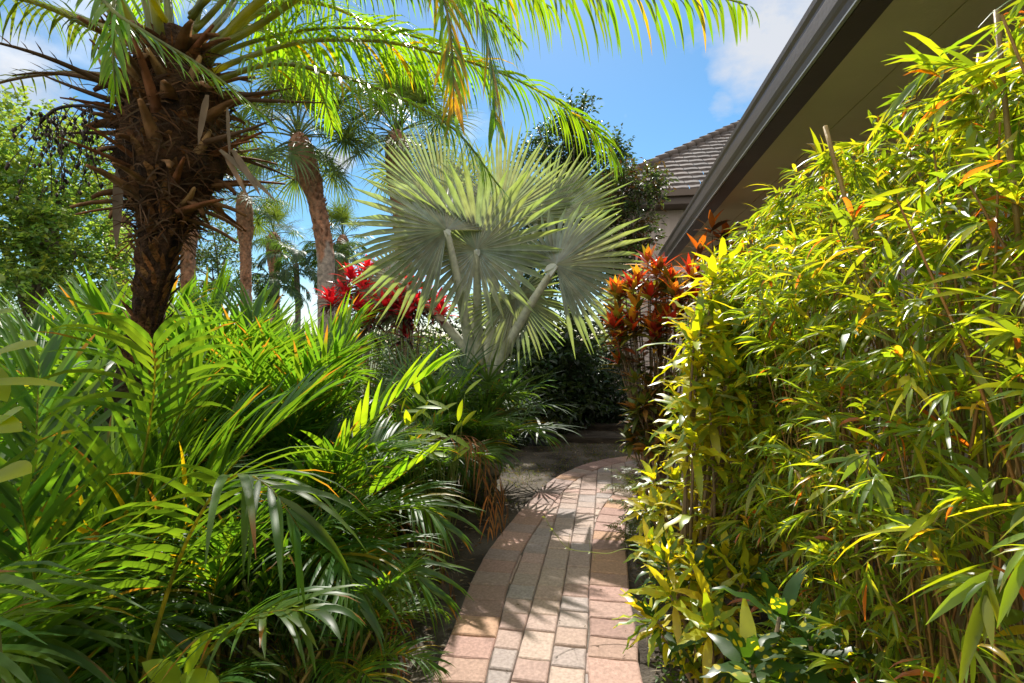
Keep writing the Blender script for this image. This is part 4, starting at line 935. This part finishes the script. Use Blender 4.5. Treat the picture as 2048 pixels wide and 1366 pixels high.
oval_plant('broadleaf_plant', 'plant with big yellow green leaves poking in at the left edge', (-.95, .85), [((-40, 720), (72, 672), .72, .045), ((-60, 770), (130, 745), .72, .022), ((-50, 640), (25, 610), .74, .03), ((-60, 850), (45, 845), .70, .04), ((-60, 900), (40, 800), .72, .05), ((-60, 560), (10, 548), .74, .03), ((-30, 960), (60, 930), .70, .05), ((-80, 720), (20, 790), .74, .05)], col=(.15, .22, .014))
lv = []
for i in range(34):
    a = ru(0, 6.28); c = (870 + ru(-75, 75), 850 + ru(-65, 75)); r = ru(28, 52)
    lv.append((c, (c[0] + r * math.cos(a), c[1] - abs(r * math.sin(a)) * .8 - 5), ru(2.7, 3.1), ru(.03, .045)))
oval_plant('broadleaf_plant', 'small bright plant with pointed oval leaves amid the areca fronds', (-.42, 3.0), lv, col=(.16, .24, .02))
t = thing('vine_tendril', 'thin green vine tendril reaching out over the brick path', 'vine', (.53, 2.6, 0))
mb = MB(); vp = [at(1275, 1105, 2.6), at(1215, 1107, 2.6), at(1181, 1104, 2.6), at(1136, 1096, 2.6), at(1105, 1060, 2.62), at(1090, 1035, 2.64)]
mb.tube(spline([V((.85, 2.6, .05))] + vp, 40), lambda q: .0028 * (1 - .5 * q), 5, (.25, .30, .05))
for (a, c) in (((1181, 1104), (1178, 1078)), ((1136, 1096), (1140, 1066)), ((1190, 1106), (1188, 1122)), ((1150, 1100), (1135, 1100)), ((1105, 1060), (1098, 1062))):
    mb.tube([at(*a, 2.6), at(*c, 2.58)], [.0014, .0008], 4, (.25, .30, .05))
mb.build('stem', 'stem', t)
for p in vp[2:]:
    mb = MB(); mb.leaf(p, V((ru(-1, 1), -.4, ru(-.2, .8))), UP, .022, .011, (.13, .2, .02)); mb.build('leaf', 'areca', t)

# ------------------------------------------------------------------ litter, grass, ground cover (uncountable)
def onpath(x, y):
    i = min(range(len(Lb)), key=lambda k: abs(Lb[k].y - y) + abs(Lb[k].x - x) * .3); j = min(range(len(Rb)), key=lambda k: abs(Rb[k].y - y) + abs(Rb[k].x - x) * .3)
    return Lb[i].x - .02 < x < Rb[j].x + .02 or ((V((x, y, 0)) - Lb[i]).dot(V((-(Lb[min(i + 1, len(Lb) - 1)] - Lb[max(0, i - 1)]).y, (Lb[min(i + 1, len(Lb) - 1)] - Lb[max(0, i - 1)]).x, 0))) < 0 and x > .3 and x < 2.6 and y > 4.9 and y > 4)
mb = MB(); k = 0
while k < 7500:
    x, y = ru(-1.6, 3.2), ru(1.0, 9.5) if rnd() < .6 else ru(1.2, 4.2)
    if onpath(x, y): continue
    k += 1; a = ru(0, 6.28); z = .018 * noise.noise(V((x * 1.7, y * 1.7, 3))) + .012 * noise.noise(V((x * 6, y * 6, 1))) - .012
    c = jit(random.choice([(.16, .10, .05), (.22, .16, .09), (.09, .06, .035), (.30, .24, .16), (.34, .29, .21), (.12, .075, .035)]), .3, .1); r = rnd()
    if r < .5: mb.leaf(V((x, y, z)), V((math.cos(a), math.sin(a), ru(-.05, .3))), V((ru(-.3, .3), ru(-.3, .3), 1)), ru(.02, .06), ru(.006, .018), c)
    else: mb.blade(V((x, y, z)), V((math.cos(a), math.sin(a), ru(0, .12))), UP, ru(.05, .2), ru(.002, .004), .1, 2, 0, c, STRAP, True)
o = mb.build('leaf_litter', 'dry'); o['kind'] = 'stuff'
mb = MB()
for i in range(26):
    y = ru(2.1, 4.6); x = ru(-.15 + max(0, y - 3.2) * .25, .55 + max(0, y - 3) * .2); a = ru(0, 6.28)
    mb.leaf(V((x, y, .026)), V((math.cos(a), math.sin(a), .05)), UP, ru(.008, .03), ru(.004, .010), jit((.10, .065, .03), .4, .1))
o = mb.build('path_debris', 'dry'); o['kind'] = 'stuff'
mb = MB(); k = 0
while k < 5200:
    x, y = ru(-.7, 2.4), ru(4.4, 7.1)
    if onpath(x, y) or (y < 5.3 and x > .3 + (y - 4.4) * .5): continue
    if noise.noise(V((x * 2.2, y * 2.2, 7))) < ru(-.5, .3): k += 1; continue
    k += 1; mb.blade(V((x, y, -.03)), V((ru(-.8, .8), ru(-.8, .8), 1)), V((rnd(), rnd(), 0)), ru(.03, .075), ru(.004, .007), 1.2, 2, 0, jit(random.choice([(.06, .10, .02), (.09, .11, .03), (.15, .13, .06)]), .3, .1), STRAP, True)
o = mb.build('grass', 'grass'); o['kind'] = 'stuff'
mb = MB()
for i in range(900):      # creeping green between the crotons and the pavers
    y = ru(1.5, 4.2); x = .60 + (y - 2.1) * .16 + abs(random.gauss(0, .16)); z = ru(0, .10)
    mb.leaf(V((x, y, z)), V((ru(-1, 1), ru(-1, 1), ru(-.1, .5))), V((ru(-.4, .4), ru(-.4, .4), 1)), ru(.018, .035), ru(.012, .022), jit((.05, .10, .02), .3, .2))
o = mb.build('ground_cover', 'areca'); o['kind'] = 'stuff'
mb = MB()
for i in range(260):
    p = V((ru(px0, px1), ru(6.95, 7.3), .21)); mb.blade(p, V((ru(-.7, .7), ru(-.9, .5), ru(.3, 1.2))), UP, ru(.10, .34), .007, 1.6, 4, .1, jit(random.choice([(.09, .12, .04), (.2, .15, .08), (.13, .15, .07)]), .3, .1), STRAP, True)
o = mb.build('trailing_grass', 'grass'); tag(o, 'tuft of thin trailing grass spilling out of the dark planter', 'plant')
